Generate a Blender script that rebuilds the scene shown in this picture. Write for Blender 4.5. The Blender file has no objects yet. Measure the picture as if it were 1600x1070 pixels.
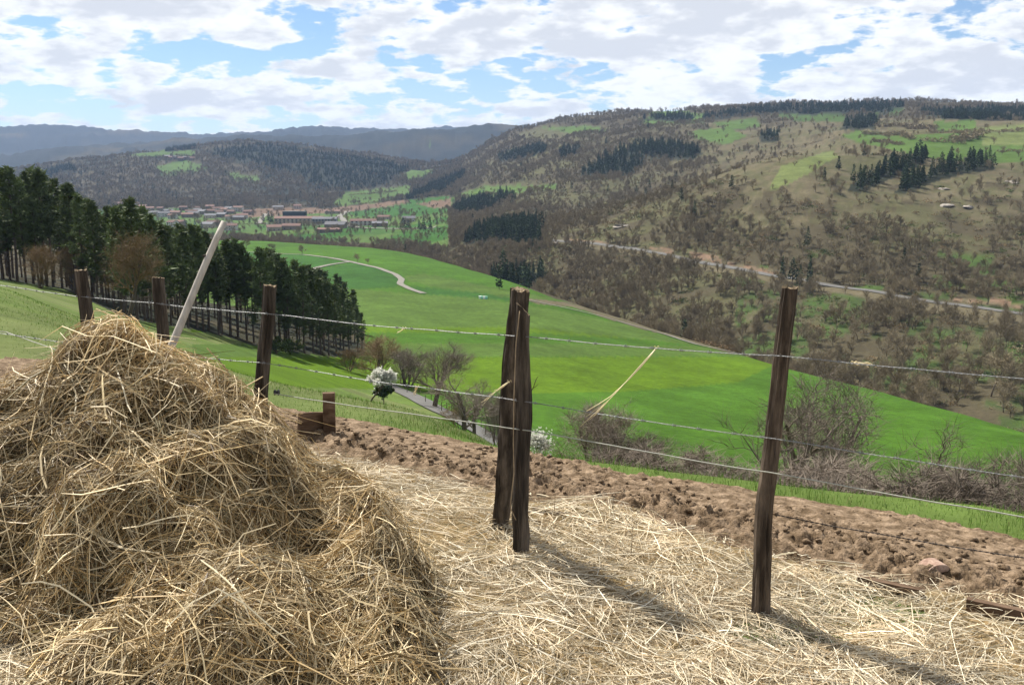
import bpy, math, random
import numpy as np
from mathutils import Vector

random.seed(7)
RNG = np.random.default_rng(7)
R = math.radians
scene = bpy.context.scene
COL = scene.collection

# ------------------------------------------------------------------ camera, sky, sun, exposure
FPX, PITCH, EYE = 1537.0, R(10.0), 1.6          # focal length in pixels of a 1600 wide frame
cam_d = bpy.data.cameras.new('camera')
cam_d.sensor_width = 36.0
cam_d.lens = FPX / 1600 * 36.0
cam_d.clip_start, cam_d.clip_end = 0.05, 40000
cam = bpy.data.objects.new('camera', cam_d)
COL.objects.link(cam)
cam.location = (0, 0, EYE)
cam.rotation_euler = (R(90) - PITCH, 0, 0)
scene.camera = cam

SUN_EL, SUN_AZ = R(50), R(-39)                   # ahead and to the left of the camera
sun_vec = Vector((math.sin(SUN_AZ) * math.cos(SUN_EL), math.cos(SUN_AZ) * math.cos(SUN_EL), math.sin(SUN_EL)))
sun_d = bpy.data.lights.new('sun', 'SUN')
sun_d.energy = 5.0
sun_d.angle = R(0.53)
sun_d.color = (1.0, 0.95, 0.86)
sun = bpy.data.objects.new('sun', sun_d)
COL.objects.link(sun)
sun.rotation_euler = sun_vec.to_track_quat('Z', 'Y').to_euler()

vs = scene.view_settings
vs.view_transform = 'Standard'
vs.look = 'None'
vs.gamma = 1
vs.exposure = 0.93
vs.use_curve_mapping = False
scene.cycles.max_bounces = 6
scene.cycles.diffuse_bounces = 3
scene.cycles.transmission_bounces = 4
scene.cycles.transparent_max_bounces = 8
scene.cycles.volume_bounces = 0
scene.cycles.use_denoising = True
scene.cycles.use_adaptive_sampling = True
scene.cycles.adaptive_threshold = 0.02


def pix_dir(px, py):
    cx, cy = (px - 800) / FPX, (535 - py) / FPX
    d = Vector((cx, math.cos(PITCH) + cy * math.sin(PITCH), -math.sin(PITCH) + cy * math.cos(PITCH)))
    return d.normalized()


def build_world():
    w = bpy.data.worlds.new('World')
    scene.world = w
    w.use_nodes = True
    w.cycles.sampling_method = 'MANUAL'
    w.cycles.sample_map_resolution = 512
    nt = w.node_tree
    N, L = nt.nodes, nt.links
    N.clear()

    def n(t, **k):
        o = N.new(t)
        for a, b in k.items():
            setattr(o, a, b)
        return o

    def math_(op, a, b=None, c=None):
        m = n('ShaderNodeMath', operation=op)
        for i, v in enumerate((a, b, c)):
            if v is None:
                continue
            if isinstance(v, (int, float)):
                m.inputs[i].default_value = v
            else:
                L.new(v, m.inputs[i])
        return m.outputs[0]

    sky = n('ShaderNodeTexSky', sky_type='NISHITA', sun_disc=False, sun_elevation=SUN_EL, sun_rotation=SUN_AZ)
    sky.air_density, sky.dust_density, sky.ozone_density, sky.altitude = 1.0, 0.1, 2.5, 700
    skym = n('ShaderNodeVectorMath', operation='MULTIPLY')
    L.new(sky.outputs[0], skym.inputs[0])
    skym.inputs[1].default_value = (0.052, 0.056, 0.062)
    tc = n('ShaderNodeTexCoord')
    sep = n('ShaderNodeSeparateXYZ')
    L.new(tc.outputs['Generated'], sep.inputs[0])
    zp = math_('MAXIMUM', sep.outputs[2], 0.0)
    zc = math_('ADD', zp, 0.30)

    def cloud_coords(dz):
        c = n('ShaderNodeCombineXYZ')
        L.new(math_('MULTIPLY', math_('DIVIDE', sep.outputs[0], zc), 1.9), c.inputs[0])
        L.new(math_('MULTIPLY', math_('DIVIDE', sep.outputs[1], zc), 1.9), c.inputs[1])
        L.new(math_('MULTIPLY', math_('LOGARITHM', math_('ADD', zp, 0.07 + dz), 2.0), 0.75), c.inputs[2])
        return c.outputs[0]

    cc0, cc1 = cloud_coords(0.0), cloud_coords(0.014)

    def noise(scale, detail, rough, off, dist=0.0, src=None):
        mp = n('ShaderNodeMapping')
        L.new(src or cc0, mp.inputs[0])
        mp.inputs['Location'].default_value = off
        t = n('ShaderNodeTexNoise')
        t.inputs['Scale'].default_value = scale
        t.inputs['Detail'].default_value = detail
        t.inputs['Roughness'].default_value = rough
        t.inputs['Distortion'].default_value = dist
        L.new(mp.outputs[0], t.inputs['Vector'])
        return t.outputs[0]

    def deck(src):
        puff = math_('ABSOLUTE', math_('SUBTRACT', noise(4.2, 5, 0.5, (8.4, 0.2, 1.0), 0, src), 0.5))
        v = math_('ADD', math_('MULTIPLY', noise(1.7, 3, 0.5, (3.1, 1.7, 0.3), 0, src), 0.5), math_('MULTIPLY', noise(5.2, 11, 0.6, (0.4, 5.2, 2.0), 0.0, src), 0.55))
        return math_('ADD', math_('SUBTRACT', v, math_('MULTIPLY', puff, 0.55)), 0.075)

    val = deck(cc0)
    above = deck(cc1)
    # openings and banks of the cloud deck, as directions in the sky
    holes = [(330, 80, .045, .10), (450, 95, .04, .10), (880, 112, .05, .16), (930, 105, .03, .08), (560, 165, .028, .10), (225, 62, .03, .12), (50, 150, .03, .13), (160, 165, .03, .10),
             (1210, 98, .022, .16), (1330, 70, .014, .10), (1400, 138, .022, .13), (740, 120, .03, .12), (740, 170, .03, .12), (1480, 40, .02, .06), (520, 60, .03, .10),
             (100, 75, .06, -.10), (560, 105, .04, -.10), (700, 50, .07, -.12), (1080, 60, .10, -.16), (1400, 70, .12, -.12), (300, 25, .07, -.10), (300, 150, .06, -.10), (1000, 160, .08, -.10), (1300, 160, .05, -.08)]
    for hx, hy, rad, amt in holes:
        d = pix_dir(hx, hy)
        sub = n('ShaderNodeVectorMath', operation='SUBTRACT')
        L.new(tc.outputs['Generated'], sub.inputs[0])
        sub.inputs[1].default_value = d
        sc = n('ShaderNodeVectorMath', operation='MULTIPLY')
        L.new(sub.outputs[0], sc.inputs[0])
        sc.inputs[1].default_value = (1, 1, 2.2)
        ln = n('ShaderNodeVectorMath', operation='LENGTH')
        L.new(sc.outputs[0], ln.inputs[0])
        mr = n('ShaderNodeMapRange', interpolation_type='SMOOTHSTEP')
        L.new(ln.outputs['Value'], mr.inputs[0])
        mr.inputs[1].default_value = 0.0
        mr.inputs[2].default_value = rad * 1.6
        mr.inputs[3].default_value = amt * 0.62
        mr.inputs[4].default_value = 0.0
        val = math_('SUBTRACT', val, mr.outputs[0])
    cov = n('ShaderNodeMapRange', interpolation_type='SMOOTHSTEP')
    L.new(val, cov.inputs[0])
    cov.inputs[1].default_value, cov.inputs[2].default_value = 0.49, 0.575
    # cloud tone: bright edges and tops, lavender-grey undersides where more cloud lies above
    thick = n('ShaderNodeMapRange', interpolation_type='SMOOTHSTEP')
    L.new(math_('ADD', math_('MULTIPLY', above, 0.75), math_('MULTIPLY', val, 0.25)), thick.inputs[0])
    thick.inputs[1].default_value, thick.inputs[2].default_value = 0.53, 0.675
    cmix = n('ShaderNodeMix', data_type='RGBA')
    L.new(thick.outputs[0], cmix.inputs['Factor'])
    cmix.inputs['A'].default_value = (0.60, 0.60, 0.59, 1)
    cmix.inputs['B'].default_value = (0.41, 0.42, 0.445, 1)
    mix = n('ShaderNodeMix', data_type='RGBA')
    L.new(math_('MULTIPLY', cov.outputs[0], 0.95), mix.inputs['Factor'])
    L.new(skym.outputs[0], mix.inputs['A'])
    L.new(cmix.outputs['Result'], mix.inputs['B'])
    bg = n('ShaderNodeBackground')
    L.new(mix.outputs['Result'], bg.inputs[0])
    bg.inputs[1].default_value = 1.0
    out = n('ShaderNodeOutputWorld')
    L.new(bg.outputs[0], out.inputs[0])


build_world()

# ------------------------------------------------------------------ helpers
def tag(o, label=None, cat=None, group=None, kind=None):
    for k, v in (('label', label), ('category', cat), ('group', group), ('kind', kind)):
        if v:
            o[k] = v
    return o


def mesh_np(name, V, F, mats=(), mi=None, smooth=False, col=None):
    """V (n,3); F list of index arrays with 3 or 4 columns; mi matching list of material indices; col (n,3) point colours."""
    V = np.ascontiguousarray(V, dtype=np.float32)
    if isinstance(F, np.ndarray):
        F = [F]
    F = [np.asarray(f, dtype=np.int32) for f in F if len(f)]
    me = bpy.data.meshes.new(name)
    me.vertices.add(len(V))
    me.vertices.foreach_set('co', V.ravel())
    loops = np.concatenate([f.ravel() for f in F])
    tot = np.concatenate([np.full(len(f), f.shape[1], np.int32) for f in F])
    st = np.concatenate([[0], np.cumsum(tot)[:-1]]).astype(np.int32)
    me.loops.add(len(loops))
    me.loops.foreach_set('vertex_index', loops)
    me.polygons.add(len(tot))
    me.polygons.foreach_set('loop_start', st)
    me.polygons.foreach_set('loop_total', tot)
    if mi is not None:
        m = np.concatenate([np.full(len(f), k, np.int32) if np.isscalar(k) else np.asarray(k, np.int32) for f, k in zip(F, mi)])
        me.polygons.foreach_set('material_index', m)
    me.polygons.foreach_set('use_smooth', np.full(len(tot), smooth, dtype=bool))
    for m in mats:
        me.materials.append(m)
    if col is not None:
        a = me.color_attributes.new('tint', 'FLOAT_COLOR', 'POINT')
        c = np.ones((len(V), 4), np.float32)
        c[:, :3] = col
        a.data.foreach_set('color', c.ravel())
    me.update()
    return me


def link(name, me, parent=None, loc=None, rz=None, sc=None):
    o = bpy.data.objects.new(name, me)
    COL.objects.link(o)
    if parent is not None:
        o.parent = parent
    if loc is not None:
        o.location = loc
    if rz is not None:
        o.rotation_euler = (0, 0, rz)
    if sc is not None:
        o.scale = (sc, sc, sc) if np.isscalar(sc) else sc
    return o


def empty(name, loc=(0, 0, 0), rz=0, sc=1):
    o = bpy.data.objects.new(name, None)
    o.empty_display_size = 0.1
    COL.objects.link(o)
    o.location = loc
    o.rotation_euler = (0, 0, rz)
    o.scale = (sc, sc, sc)
    return o


def hash2(ix, iy, seed):
    h = (ix.astype(np.int64) * 374761393 + iy.astype(np.int64) * 668265263 + seed * 974634777) & 0xFFFFFFFF
    h = ((h ^ (h >> 13)) * 1274126177) & 0xFFFFFFFF
    h = ((h ^ (h >> 16)) * 2246822519) & 0xFFFFFFFF
    return ((h ^ (h >> 15)) & 0xFFFFFF) / float(0xFFFFFF)


def vnoise(x, y, seed=0):
    x, y = np.asarray(x, float), np.asarray(y, float)
    ix, iy = np.floor(x), np.floor(y)
    fx, fy = x - ix, y - iy
    ix, iy = ix.astype(np.int64), iy.astype(np.int64)
    u, v = fx * fx * fx * (fx * (fx * 6 - 15) + 10), fy * fy * fy * (fy * (fy * 6 - 15) + 10)
    a, b, c, d = hash2(ix, iy, seed), hash2(ix + 1, iy, seed), hash2(ix, iy + 1, seed), hash2(ix + 1, iy + 1, seed)
    return (a * (1 - u) + b * u) * (1 - v) + (c * (1 - u) + d * u) * v * 1.0


def fbm(x, y, seed=0, oct=4, gain=0.5):
    s, a, t = 0.0, 1.0, 0.0
    for i in range(oct):
        s = s + a * (vnoise(np.asarray(x) * 2 ** i + 13.7 * i, np.asarray(y) * 2 ** i + 7.1 * i, seed + i) - 0.5)
        t += a
        a *= gain
    return s / t * 2


def smooth(a, b, x):
    t = np.clip((np.asarray(x, float) - a) / (b - a), 0, 1)
    return t * t * (3 - 2 * t)


def in_poly(px, py, poly):
    ins = np.zeros(np.shape(px), bool)
    n = len(poly)
    for i in range(n):
        x1, y1 = poly[i]
        x2, y2 = poly[(i + 1) % n]
        if y1 == y2:
            continue
        c = ((y1 > py) != (y2 > py)) & (px < (x2 - x1) * (py - y1) / (y2 - y1) + x1)
        ins ^= c
    return ins


def tube(P, rad, sides=6, cap=True, twist=0.0, ell=None):
    """tube along points P; returns V, [quads], [tris]"""
    P = np.asarray(P, float)
    n = len(P)
    rad = np.broadcast_to(np.asarray(rad, float), (n,))
    T = np.gradient(P, axis=0)
    T /= np.linalg.norm(T, axis=1)[:, None] + 1e-12
    ref = np.array([0, 0, 1.0]) if abs(T[0, 2]) < 0.9 else np.array([1.0, 0, 0])
    U = np.cross(T, ref)
    U /= np.linalg.norm(U, axis=1)[:, None] + 1e-12
    W = np.cross(T, U)
    a = np.linspace(0, 2 * np.pi, sides, endpoint=False) + twist
    V = P[:, None, :] + rad[:, None, None] * (np.cos(a)[None, :, None] * U[:, None, :] + np.sin(a)[None, :, None] * W[:, None, :])
    V = V.reshape(-1, 3)
    i = np.arange(n - 1)[:, None] * sides
    j = np.arange(sides)[None, :]
    k = (j + 1) % sides
    Q = np.stack([i + j, i + k, i + sides + k, i + sides + j], -1).reshape(-1, 4)
    tr = np.zeros((0, 3), int)
    if cap:
        V = np.vstack([V, P[0], P[-1]])
        c0, c1 = n * sides, n * sides + 1
        jj = np.arange(sides)
        kk = (jj + 1) % sides
        tr = np.vstack([np.stack([np.full(sides, c0), kk, jj], 1), np.stack([np.full(sides, c1), (n - 1) * sides + jj, (n - 1) * sides + kk], 1)])
    return V, Q, tr


class Buf:
    """collects pieces of one mesh"""
    def __init__(s):
        s.V, s.Q, s.T, s.n = [], [], [], 0
        s.qm, s.tm = [], []

    def add(s, V, Q=None, T=None, m=0):
        if Q is not None and len(Q):
            s.Q.append(np.asarray(Q) + s.n)
            s.qm.append(np.full(len(Q), m))
        if T is not None and len(T):
            s.T.append(np.asarray(T) + s.n)
            s.tm.append(np.full(len(T), m))
        s.V.append(np.asarray(V, float))
        s.n += len(V)
        return s

    def tube(s, P, r, sides=6, cap=True, m=0):
        V, Q, T = tube(P, r, sides, cap)
        return s.add(V, Q, T, m)

    def box(s, c, d, m=0, rz=0.0, jit=0.0):
        c, d = np.asarray(c, float), np.asarray(d, float) / 2
        g = np.array([[x, y, z] for x in (-1, 1) for y in (-1, 1) for z in (-1, 1)], float) * d
        if jit:
            g += RNG.normal(0, jit, g.shape)
        co, si = math.cos(rz), math.sin(rz)
        g = np.stack([g[:, 0] * co - g[:, 1] * si, g[:, 0] * si + g[:, 1] * co, g[:, 2]], 1) + c
        Q = [(0, 1, 3, 2), (4, 6, 7, 5), (0, 4, 5, 1), (2, 3, 7, 6), (0, 2, 6, 4), (1, 5, 7, 3)]
        return s.add(g, np.array(Q), None, m)

    def mesh(s, name, mats, smooth=False, col=None):
        F, mi = [], []
        if s.Q:
            F.append(np.vstack(s.Q)); mi.append(np.concatenate(s.qm))
        if s.T:
            F.append(np.vstack(s.T)); mi.append(np.concatenate(s.tm))
        return mesh_np(name, np.vstack(s.V), F, mats, mi, smooth, col)


# ------------------------------------------------------------------ materials
def mat(name, color, rough=0.85, spec=0.2, noise=None, bump=None, attr=False, transl=0.0, metal=0.0, stretch=(1, 1, 1), second=None, objvar=0.0):
    """noise=(scale, amount); bump=(scale, strength, distance)"""
    m = bpy.data.materials.new(name)
    m.use_nodes = True
    nt = m.node_tree
    N, L = nt.nodes, nt.links
    b = N['Principled BSDF']
    b.inputs['Roughness'].default_value = rough
    b.inputs['Specular IOR Level'].default_value = spec
    b.inputs['Metallic'].default_value = metal
    if attr:
        a = N.new('ShaderNodeVertexColor')
        a.layer_name = 'tint'
        csock = a.outputs[0]
        base = None
    else:
        rgb = N.new('ShaderNodeRGB')
        rgb.outputs[0].default_value = (*color, 1)
        csock = rgb.outputs[0]
    tc = N.new('ShaderNodeTexCoord')
    mp = N.new('ShaderNodeMapping')
    mp.inputs['Scale'].default_value = stretch
    L.new(tc.outputs['Object'], mp.inputs[0])
    if noise:
        t = N.new('ShaderNodeTexNoise')
        t.inputs['Scale'].default_value = noise[0]
        t.inputs['Detail'].default_value = 8
        t.inputs['Roughness'].default_value = 0.65
        L.new(mp.outputs[0], t.inputs['Vector'])
        mr = N.new('ShaderNodeMapRange')
        L.new(t.outputs[0], mr.inputs[0])
        mr.inputs[1].default_value, mr.inputs[2].default_value = 0.3, 0.7
        mr.inputs[3].default_value, mr.inputs[4].default_value = 1 - noise[1], 1 + noise[1]
        if second:
            mx = N.new('ShaderNodeMix'); mx.data_type = 'RGBA'
            mr2 = N.new('ShaderNodeMapRange')
            L.new(t.outputs[0], mr2.inputs[0])
            mr2.inputs[1].default_value, mr2.inputs[2].default_value = 0.42, 0.62
            L.new(mr2.outputs[0], mx.inputs['Factor'])
            L.new(csock, mx.inputs['A'])
            mx.inputs['B'].default_value = (*second, 1)
            csock = mx.outputs['Result']
        v = N.new('ShaderNodeVectorMath'); v.operation = 'SCALE'
        L.new(csock, v.inputs[0]); L.new(mr.outputs[0], v.inputs['Scale'])
        csock = v.outputs[0]
    if objvar:
        oi = N.new('ShaderNodeObjectInfo')
        mr = N.new('ShaderNodeMapRange')
        L.new(oi.outputs['Random'], mr.inputs[0])
        mr.inputs[3].default_value, mr.inputs[4].default_value = 1 - objvar, 1 + objvar
        v = N.new('ShaderNodeVectorMath'); v.operation = 'SCALE'
        L.new(csock, v.inputs[0]); L.new(mr.outputs[0], v.inputs['Scale'])
        csock = v.outputs[0]
    L.new(csock, b.inputs['Base Color'])
    if bump:
        t = N.new('ShaderNodeTexNoise')
        t.inputs['Scale'].default_value = bump[0]
        t.inputs['Detail'].default_value = 6
        t.inputs['Roughness'].default_value = 0.6
        L.new(mp.outputs[0], t.inputs['Vector'])
        bp = N.new('ShaderNodeBump')
        bp.inputs['Strength'].default_value = bump[1]
        bp.inputs['Distance'].default_value = bump[2]
        L.new(t.outputs[0], bp.inputs['Height'])
        L.new(bp.outputs[0], b.inputs['Normal'])
    if transl:
        tr = N.new('ShaderNodeBsdfTranslucent')
        L.new(csock, tr.inputs[0])
        ms = N.new('ShaderNodeMixShader')
        ms.inputs[0].default_value = transl
        L.new(b.outputs[0], ms.inputs[1]); L.new(tr.outputs[0], ms.inputs[2])
        L.new(ms.outputs[0], N['Material Output'].inputs[0])
    return m


M = {}
M['straw'] = mat('straw', (0.6, 0.5, 0.3), 0.55, 0.35, attr=True, transl=0.14)
M['mulch'] = mat('mulch', (0.24, 0.185, 0.10), 0.95, 0.05, (30, 0.5), (60, 0.8, 0.02), second=(0.2, 0.14, 0.07))
M['hay_core'] = mat('hay_core', (0.055, 0.04, 0.02), 1.0, 0.0, (25, 0.5), (40, 1.0, 0.03))  # very dark base: shade in the gaps between strands put into the colour
M['soil'] = mat('soil', (0.140, 0.096, 0.058), 0.95, 0.08, (14, 0.4), (55, 1.0, 0.02), second=(0.225, 0.164, 0.110))
M['post'] = mat('post_wood', (0.040, 0.032, 0.025), 0.9, 0.15, (26, 0.55), (34, 0.9, 0.012), stretch=(1, 1, 0.10), second=(0.088, 0.072, 0.057))
M['post_red'] = mat('post_wood_ruddy', (0.050, 0.037, 0.027), 0.9, 0.15, (26, 0.55), (34, 0.9, 0.012), stretch=(1, 1, 0.14), second=(0.105, 0.080, 0.058))
M['pole'] = mat('pole_wood', (0.36, 0.33, 0.285), 0.75, 0.25, (20, 0.25), (30, 0.4, 0.006), stretch=(1, 1, 0.15))
M['plank'] = mat('plank_wood', (0.085, 0.052, 0.032), 0.9, 0.1, (18, 0.4), (30, 0.6, 0.006), stretch=(0.15, 1, 1), second=(0.14, 0.095, 0.064))
M['cut'] = mat('cut_wood', (0.26, 0.20, 0.13), 0.85, 0.1, (30, 0.3))
M['wire'] = mat('wire_steel', (0.22, 0.225, 0.225), 0.5, 0.5, (60, 0.3), metal=0.55)
M['wire_dark'] = mat('wire_rusty', (0.07, 0.055, 0.045), 0.7, 0.3, (60, 0.4), metal=0.3)
M['rope'] = mat('rope_pale', (0.30, 0.30, 0.25), 0.6, 0.3)
M['black'] = mat('black_plastic', (0.02, 0.02, 0.02), 0.5, 0.4)
M['clay'] = mat('clay', (0.28, 0.18, 0.135), 0.85, 0.15, (30, 0.3), (60, 0.4, 0.004), second=(0.36, 0.27, 0.21))
M['stone'] = mat('stone', (0.24, 0.215, 0.185), 0.9, 0.15, (4, 0.35), (6, 0.8, 0.1))
M['bark'] = mat('bark', (0.095, 0.076, 0.058), 0.95, 0.1, (6, 0.35), (14, 0.7, 0.03), stretch=(1, 1, 0.3))
M['twig'] = mat('twig', (0.165, 0.135, 0.108), 0.9, 0.1, objvar=0.3)
M['twig_gold'] = mat('twig_gold', (0.19, 0.135, 0.075), 0.9, 0.1, objvar=0.2)
M['twig_far'] = mat('twig_far', (0.200, 0.166, 0.106), 0.95, 0.05, objvar=0.2)
M['pine_bark'] = mat('pine_bark', (0.085, 0.068, 0.055), 0.95, 0.1, (5, 0.35), stretch=(1, 1, 0.3))
M['needle'] = mat('needle', (0.075, 0.102, 0.036), 0.75, 0.25, transl=0.12, objvar=0.3)
M['needle_far'] = mat('needle_far', (0.029, 0.046, 0.020), 0.85, 0.1, objvar=0.3)
M['ivy'] = mat('ivy', (0.022, 0.042, 0.013), 0.5, 0.4, transl=0.15)
M['blossom'] = mat('blossom', (0.62, 0.61, 0.55), 0.8, 0.1, transl=0.5)
M['bush'] = mat('bush_leaf', (0.06, 0.085, 0.025), 0.8, 0.1, transl=0.2, objvar=0.3)
M['grass'] = mat('grass', (0.1, 0.2, 0.04), 0.7, 0.2, attr=True, transl=0.35)
M['tarmac'] = mat('tarmac', (0.115, 0.112, 0.105), 0.95, 0.1, (0.6, 0.15))
M['gravel_road'] = mat('gravel_road', (0.175, 0.165, 0.142), 0.95, 0.1, (0.4, 0.2))
M['cliff'] = mat('cut_bank', (0.42, 0.30, 0.20), 0.95, 0.05, (0.25, 0.4), (0.6, 1.0, 0.8))
M['wall_cream'] = mat('wall_cream', (0.36, 0.31, 0.25), 0.9, 0.1, objvar=0.2)
M['wall_white'] = mat('wall_white', (0.46, 0.45, 0.42), 0.9, 0.1, objvar=0.1)
M['wall_stone'] = mat('wall_stone', (0.18, 0.15, 0.125), 0.9, 0.1, objvar=0.2)
M['wall_grey'] = mat('wall_grey', (0.2, 0.2, 0.21), 0.8, 0.2)
M['roof_red'] = mat('roof_tile', (0.15, 0.095, 0.078), 0.9, 0.1, (0.8, 0.2), objvar=0.25)
M['roof_grey'] = mat('roof_slate', (0.11, 0.11, 0.12), 0.8, 0.2, objvar=0.25)
M['clad'] = mat('dark_cladding', (0.018, 0.028, 0.028), 0.6, 0.3)
M['window'] = mat('window_glass', (0.05, 0.06, 0.07), 0.2, 0.6)
M['hive_g'] = mat('box_green', (0.25, 0.55, 0.42), 0.7, 0.2)
M['hive_w'] = mat('box_white', (0.75, 0.76, 0.74), 0.7, 0.2)


def terrain_material():
    m = bpy.data.materials.new('terrain')
    m.use_nodes = True
    nt = m.node_tree
    N, L = nt.nodes, nt.links
    b = N['Principled BSDF']
    b.inputs['Roughness'].default_value = 0.95
    b.inputs['Specular IOR Level'].default_value = 0.05
    a = N.new('ShaderNodeVertexColor'); a.layer_name = 'tint'
    geo = N.new('ShaderNodeNewGeometry')
    v = a.outputs[0]
    for sc, amt in ((2.2, 0.16), (0.7, 0.2), (0.11, 0.18), (0.014, 0.12)):
        t = N.new('ShaderNodeTexNoise')
        t.inputs['Scale'].default_value = sc
        t.inputs['Detail'].default_value = 6
        t.inputs['Roughness'].default_value = 0.6
        L.new(geo.outputs['Position'], t.inputs['Vector'])
        mr = N.new('ShaderNodeMapRange')
        L.new(t.outputs[0], mr.inputs[0])
        mr.inputs[1].default_value, mr.inputs[2].default_value = 0.3, 0.7
        mr.inputs[3].default_value, mr.inputs[4].default_value = 1 - amt, 1 + amt
        s = N.new('ShaderNodeVectorMath'); s.operation = 'SCALE'
        L.new(v, s.inputs[0]); L.new(mr.outputs[0], s.inputs['Scale'])
        v = s.outputs[0]
    L.new(v, b.inputs['Base Color'])
    t = N.new('ShaderNodeTexNoise')
    t.inputs['Scale'].default_value = 1.6
    t.inputs['Detail'].default_value = 8
    t.inputs['Roughness'].default_value = 0.7
    L.new(geo.outputs['Position'], t.inputs['Vector'])
    bp = N.new('ShaderNodeBump')
    bp.inputs['Strength'].default_value = 0.5
    bp.inputs['Distance'].default_value = 0.25
    L.new(t.outputs[0], bp.inputs['Height'])
    L.new(bp.outputs[0], b.inputs['Normal'])
    return m


M['terrain'] = terrain_material()

# ------------------------------------------------------------------ the lie of the land
def slope_of(py):                                # tangent of the elevation angle seen at picture row py
    return np.tan(np.arctan((535 - np.asarray(py, float)) / FPX) - PITCH)


def row_of(s):
    return 535 - FPX * np.tan(np.arctan(s) + PITCH)


def px_of(t, py):
    cy = (535 - np.asarray(py, float)) / FPX
    return 800 + FPX * np.asarray(t) * (math.cos(PITCH) + cy * math.sin(PITCH))


def t_of(px, py):
    cy = (535 - py) / FPX
    return (px - 800) / FPX / (math.cos(PITCH) + cy * math.sin(PITCH))


# fence line: through P0 along U; NQ points downhill, away from the yard
P0 = np.array([0.04, 3.98]); UQ = np.array([-0.829, 0.559]); NQ = np.array([0.559, 0.829])


def q_of(x, y):
    return NQ[0] * (np.asarray(x) - P0[0]) + NQ[1] * (np.asarray(y) - P0[1])


def s_of(x, y):
    return UQ[0] * (np.asarray(x) - P0[0]) + UQ[1] * (np.asarray(y) - P0[1])


def z_plane(x, y):
    k = np.clip(q_of(x, y) - 0.55, 0, None)
    return -0.155 * k


def z_near(x, y):
    x, y = np.asarray(x, float), np.asarray(y, float)
    q, t = q_of(x, y), x / np.maximum(y, 0.5)
    brow = np.interp(t, [-0.1, 0.05, 0.3, 0.5], [1.9, 1.95, 2.5, 3.1])
    d = np.clip(q - brow, 0, None)
    return z_plane(x, y) - 0.012 * np.clip(q - 1.9, 0, 6) ** 2 - 0.55 * (np.sqrt(d * d + 0.09) - 0.3) * smooth(-0.12, 0.06, t)


def hit_near(px, py, f=z_near):
    t, s = t_of(px, py), float(slope_of(py))
    Y = np.linspace(1.2, 14, 2600)
    d = EYE + s * Y - f(t * Y, Y)
    i = int(np.argmax(d < 0))
    return Vector((t * Y[i], Y[i], float(f(t * Y[i], Y[i]))))


def at(px, py, Y):                               # the point seen at (px, py) that lies Y metres ahead
    return Vector((t_of(px, py) * Y, Y, EYE + float(slope_of(py)) * Y))


# profiles: each row is one feature of the land (distance ahead and where it shows), given at picture columns
def D(**k):
    return k


C_ = [-300, 0, 200, 400, 600, 700, 800, 900, 1000, 1200, 1400, 1600, 1900]
ROWS = [
    # distances, picture rows (or heights in z)
    ([16] * 13, [400, 470, 545, 606, 658, 684, 711, 737, 757, 792, 817, 842, 870], None),
    ([45] * 13, [395, 455, 525, 588, 652, 680, 712, 738, 756, 790, 818, 848, 880], None),
    ([95] * 13, [385, 440, 505, 566, 637, 663, 690, 710, 722, 745, 765, 785, 805], None),
    ([150, 150, 150, 150, 150, 145, 140, 130, 125, 118, 112, 105, 97], [428, 434, 480, 545, 598, 612, 624, 645, 665, 695, 718, 745, 775], None),
    ([400, 400, 400, 380, 300, 240, 190, 170, 160, 145, 130, 115, 100], [400, 410, 430, 440, 470, 510, 550, 585, 610, 650, 680, 715, 755], None),
    ([900, 900, 880, 800, 680, 550, 440, 370, 320, 240, 190, 150, 118], [370, 372, 374, 376, 388, 411, 440, 475, 505, 563, 615, 668, 740], None),
    ([1010, 1010, 990, 905, 770, 630, 505, 430, 375, 285, 228, 184, 150], None, [-78, -78, -78, -77, -75, -72, -70, -68, -66, -62, -60, -58, -57]),
    ([1100, 1100, 1100, 1080, 950, 800, 680, 590, 520, 430, 375, 335, 300], [363, 363, 363, 363, 364, 371, 371, 379, 392, 430, 462, 491, 520], None),
    ([1350, 1350, 1350, 1350, 1250, 950, 790, 720, 690, 680, 640, 610, 600], [346, 346, 346, 346, 347, 352, 355, 340, 316, 246, 252, 264, 275], None),
    ([1650, 1650, 1650, 1650, 1600, 1250, 950, 860, 850, 820, 760, 740, 740], [331, 331, 331, 331, 331, 335, 336, 346, 330, 262, 224, 233, 245], None),
    ([1900, 1900, 1950, 2000, 2050, 1700, 1250, 1150, 1150, 1150, 900, 900, 900], [318, 318, 314, 310, 301, 305, 300, 288, 272, 229, 206, 206, 214], None),
    ([2400, 2400, 2500, 2600, 2600, 2300, 1800, 1700, 1650, 1500, 1250, 1250, 1250], [305, 292, 262, 243, 262, 275, 248, 222, 207, 200, 190, 190, 196], None),
    ([2800, 2800, 2900, 3000, 3000, 2800, 2600, 2500, 2400, 2300, 2200, 2200, 2200], [295, 272, 242, 221, 246, 264, 207, 190, 180, 171, 168, 173, 180], None),
    ([3700] * 13, None, [-20, -20, -20, -20, -20, -10, 20, 60, 80, 90, 90, 90, 80]),
    ([4600] * 13, [255, 250, 232, 209, 200, 199, 196, 200, 205, 210, 210, 210, 210], None),
    ([5600] * 13, None, [60, 60, 80, 120, 150, 150, 150, 150, 150, 150, 150, 150, 150]),
    ([7200] * 13, [192, 195, 205, 207, 208, 206, 206, 206, 206, 206, 206, 206, 206], None),
    ([9500] * 13, None, [150] * 13),
]
NT = 1040
T_MAX = 0.78
tg = np.linspace(-T_MAX, T_MAX, NT)
colpx = 800 + FPX * tg * 1.005


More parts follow.
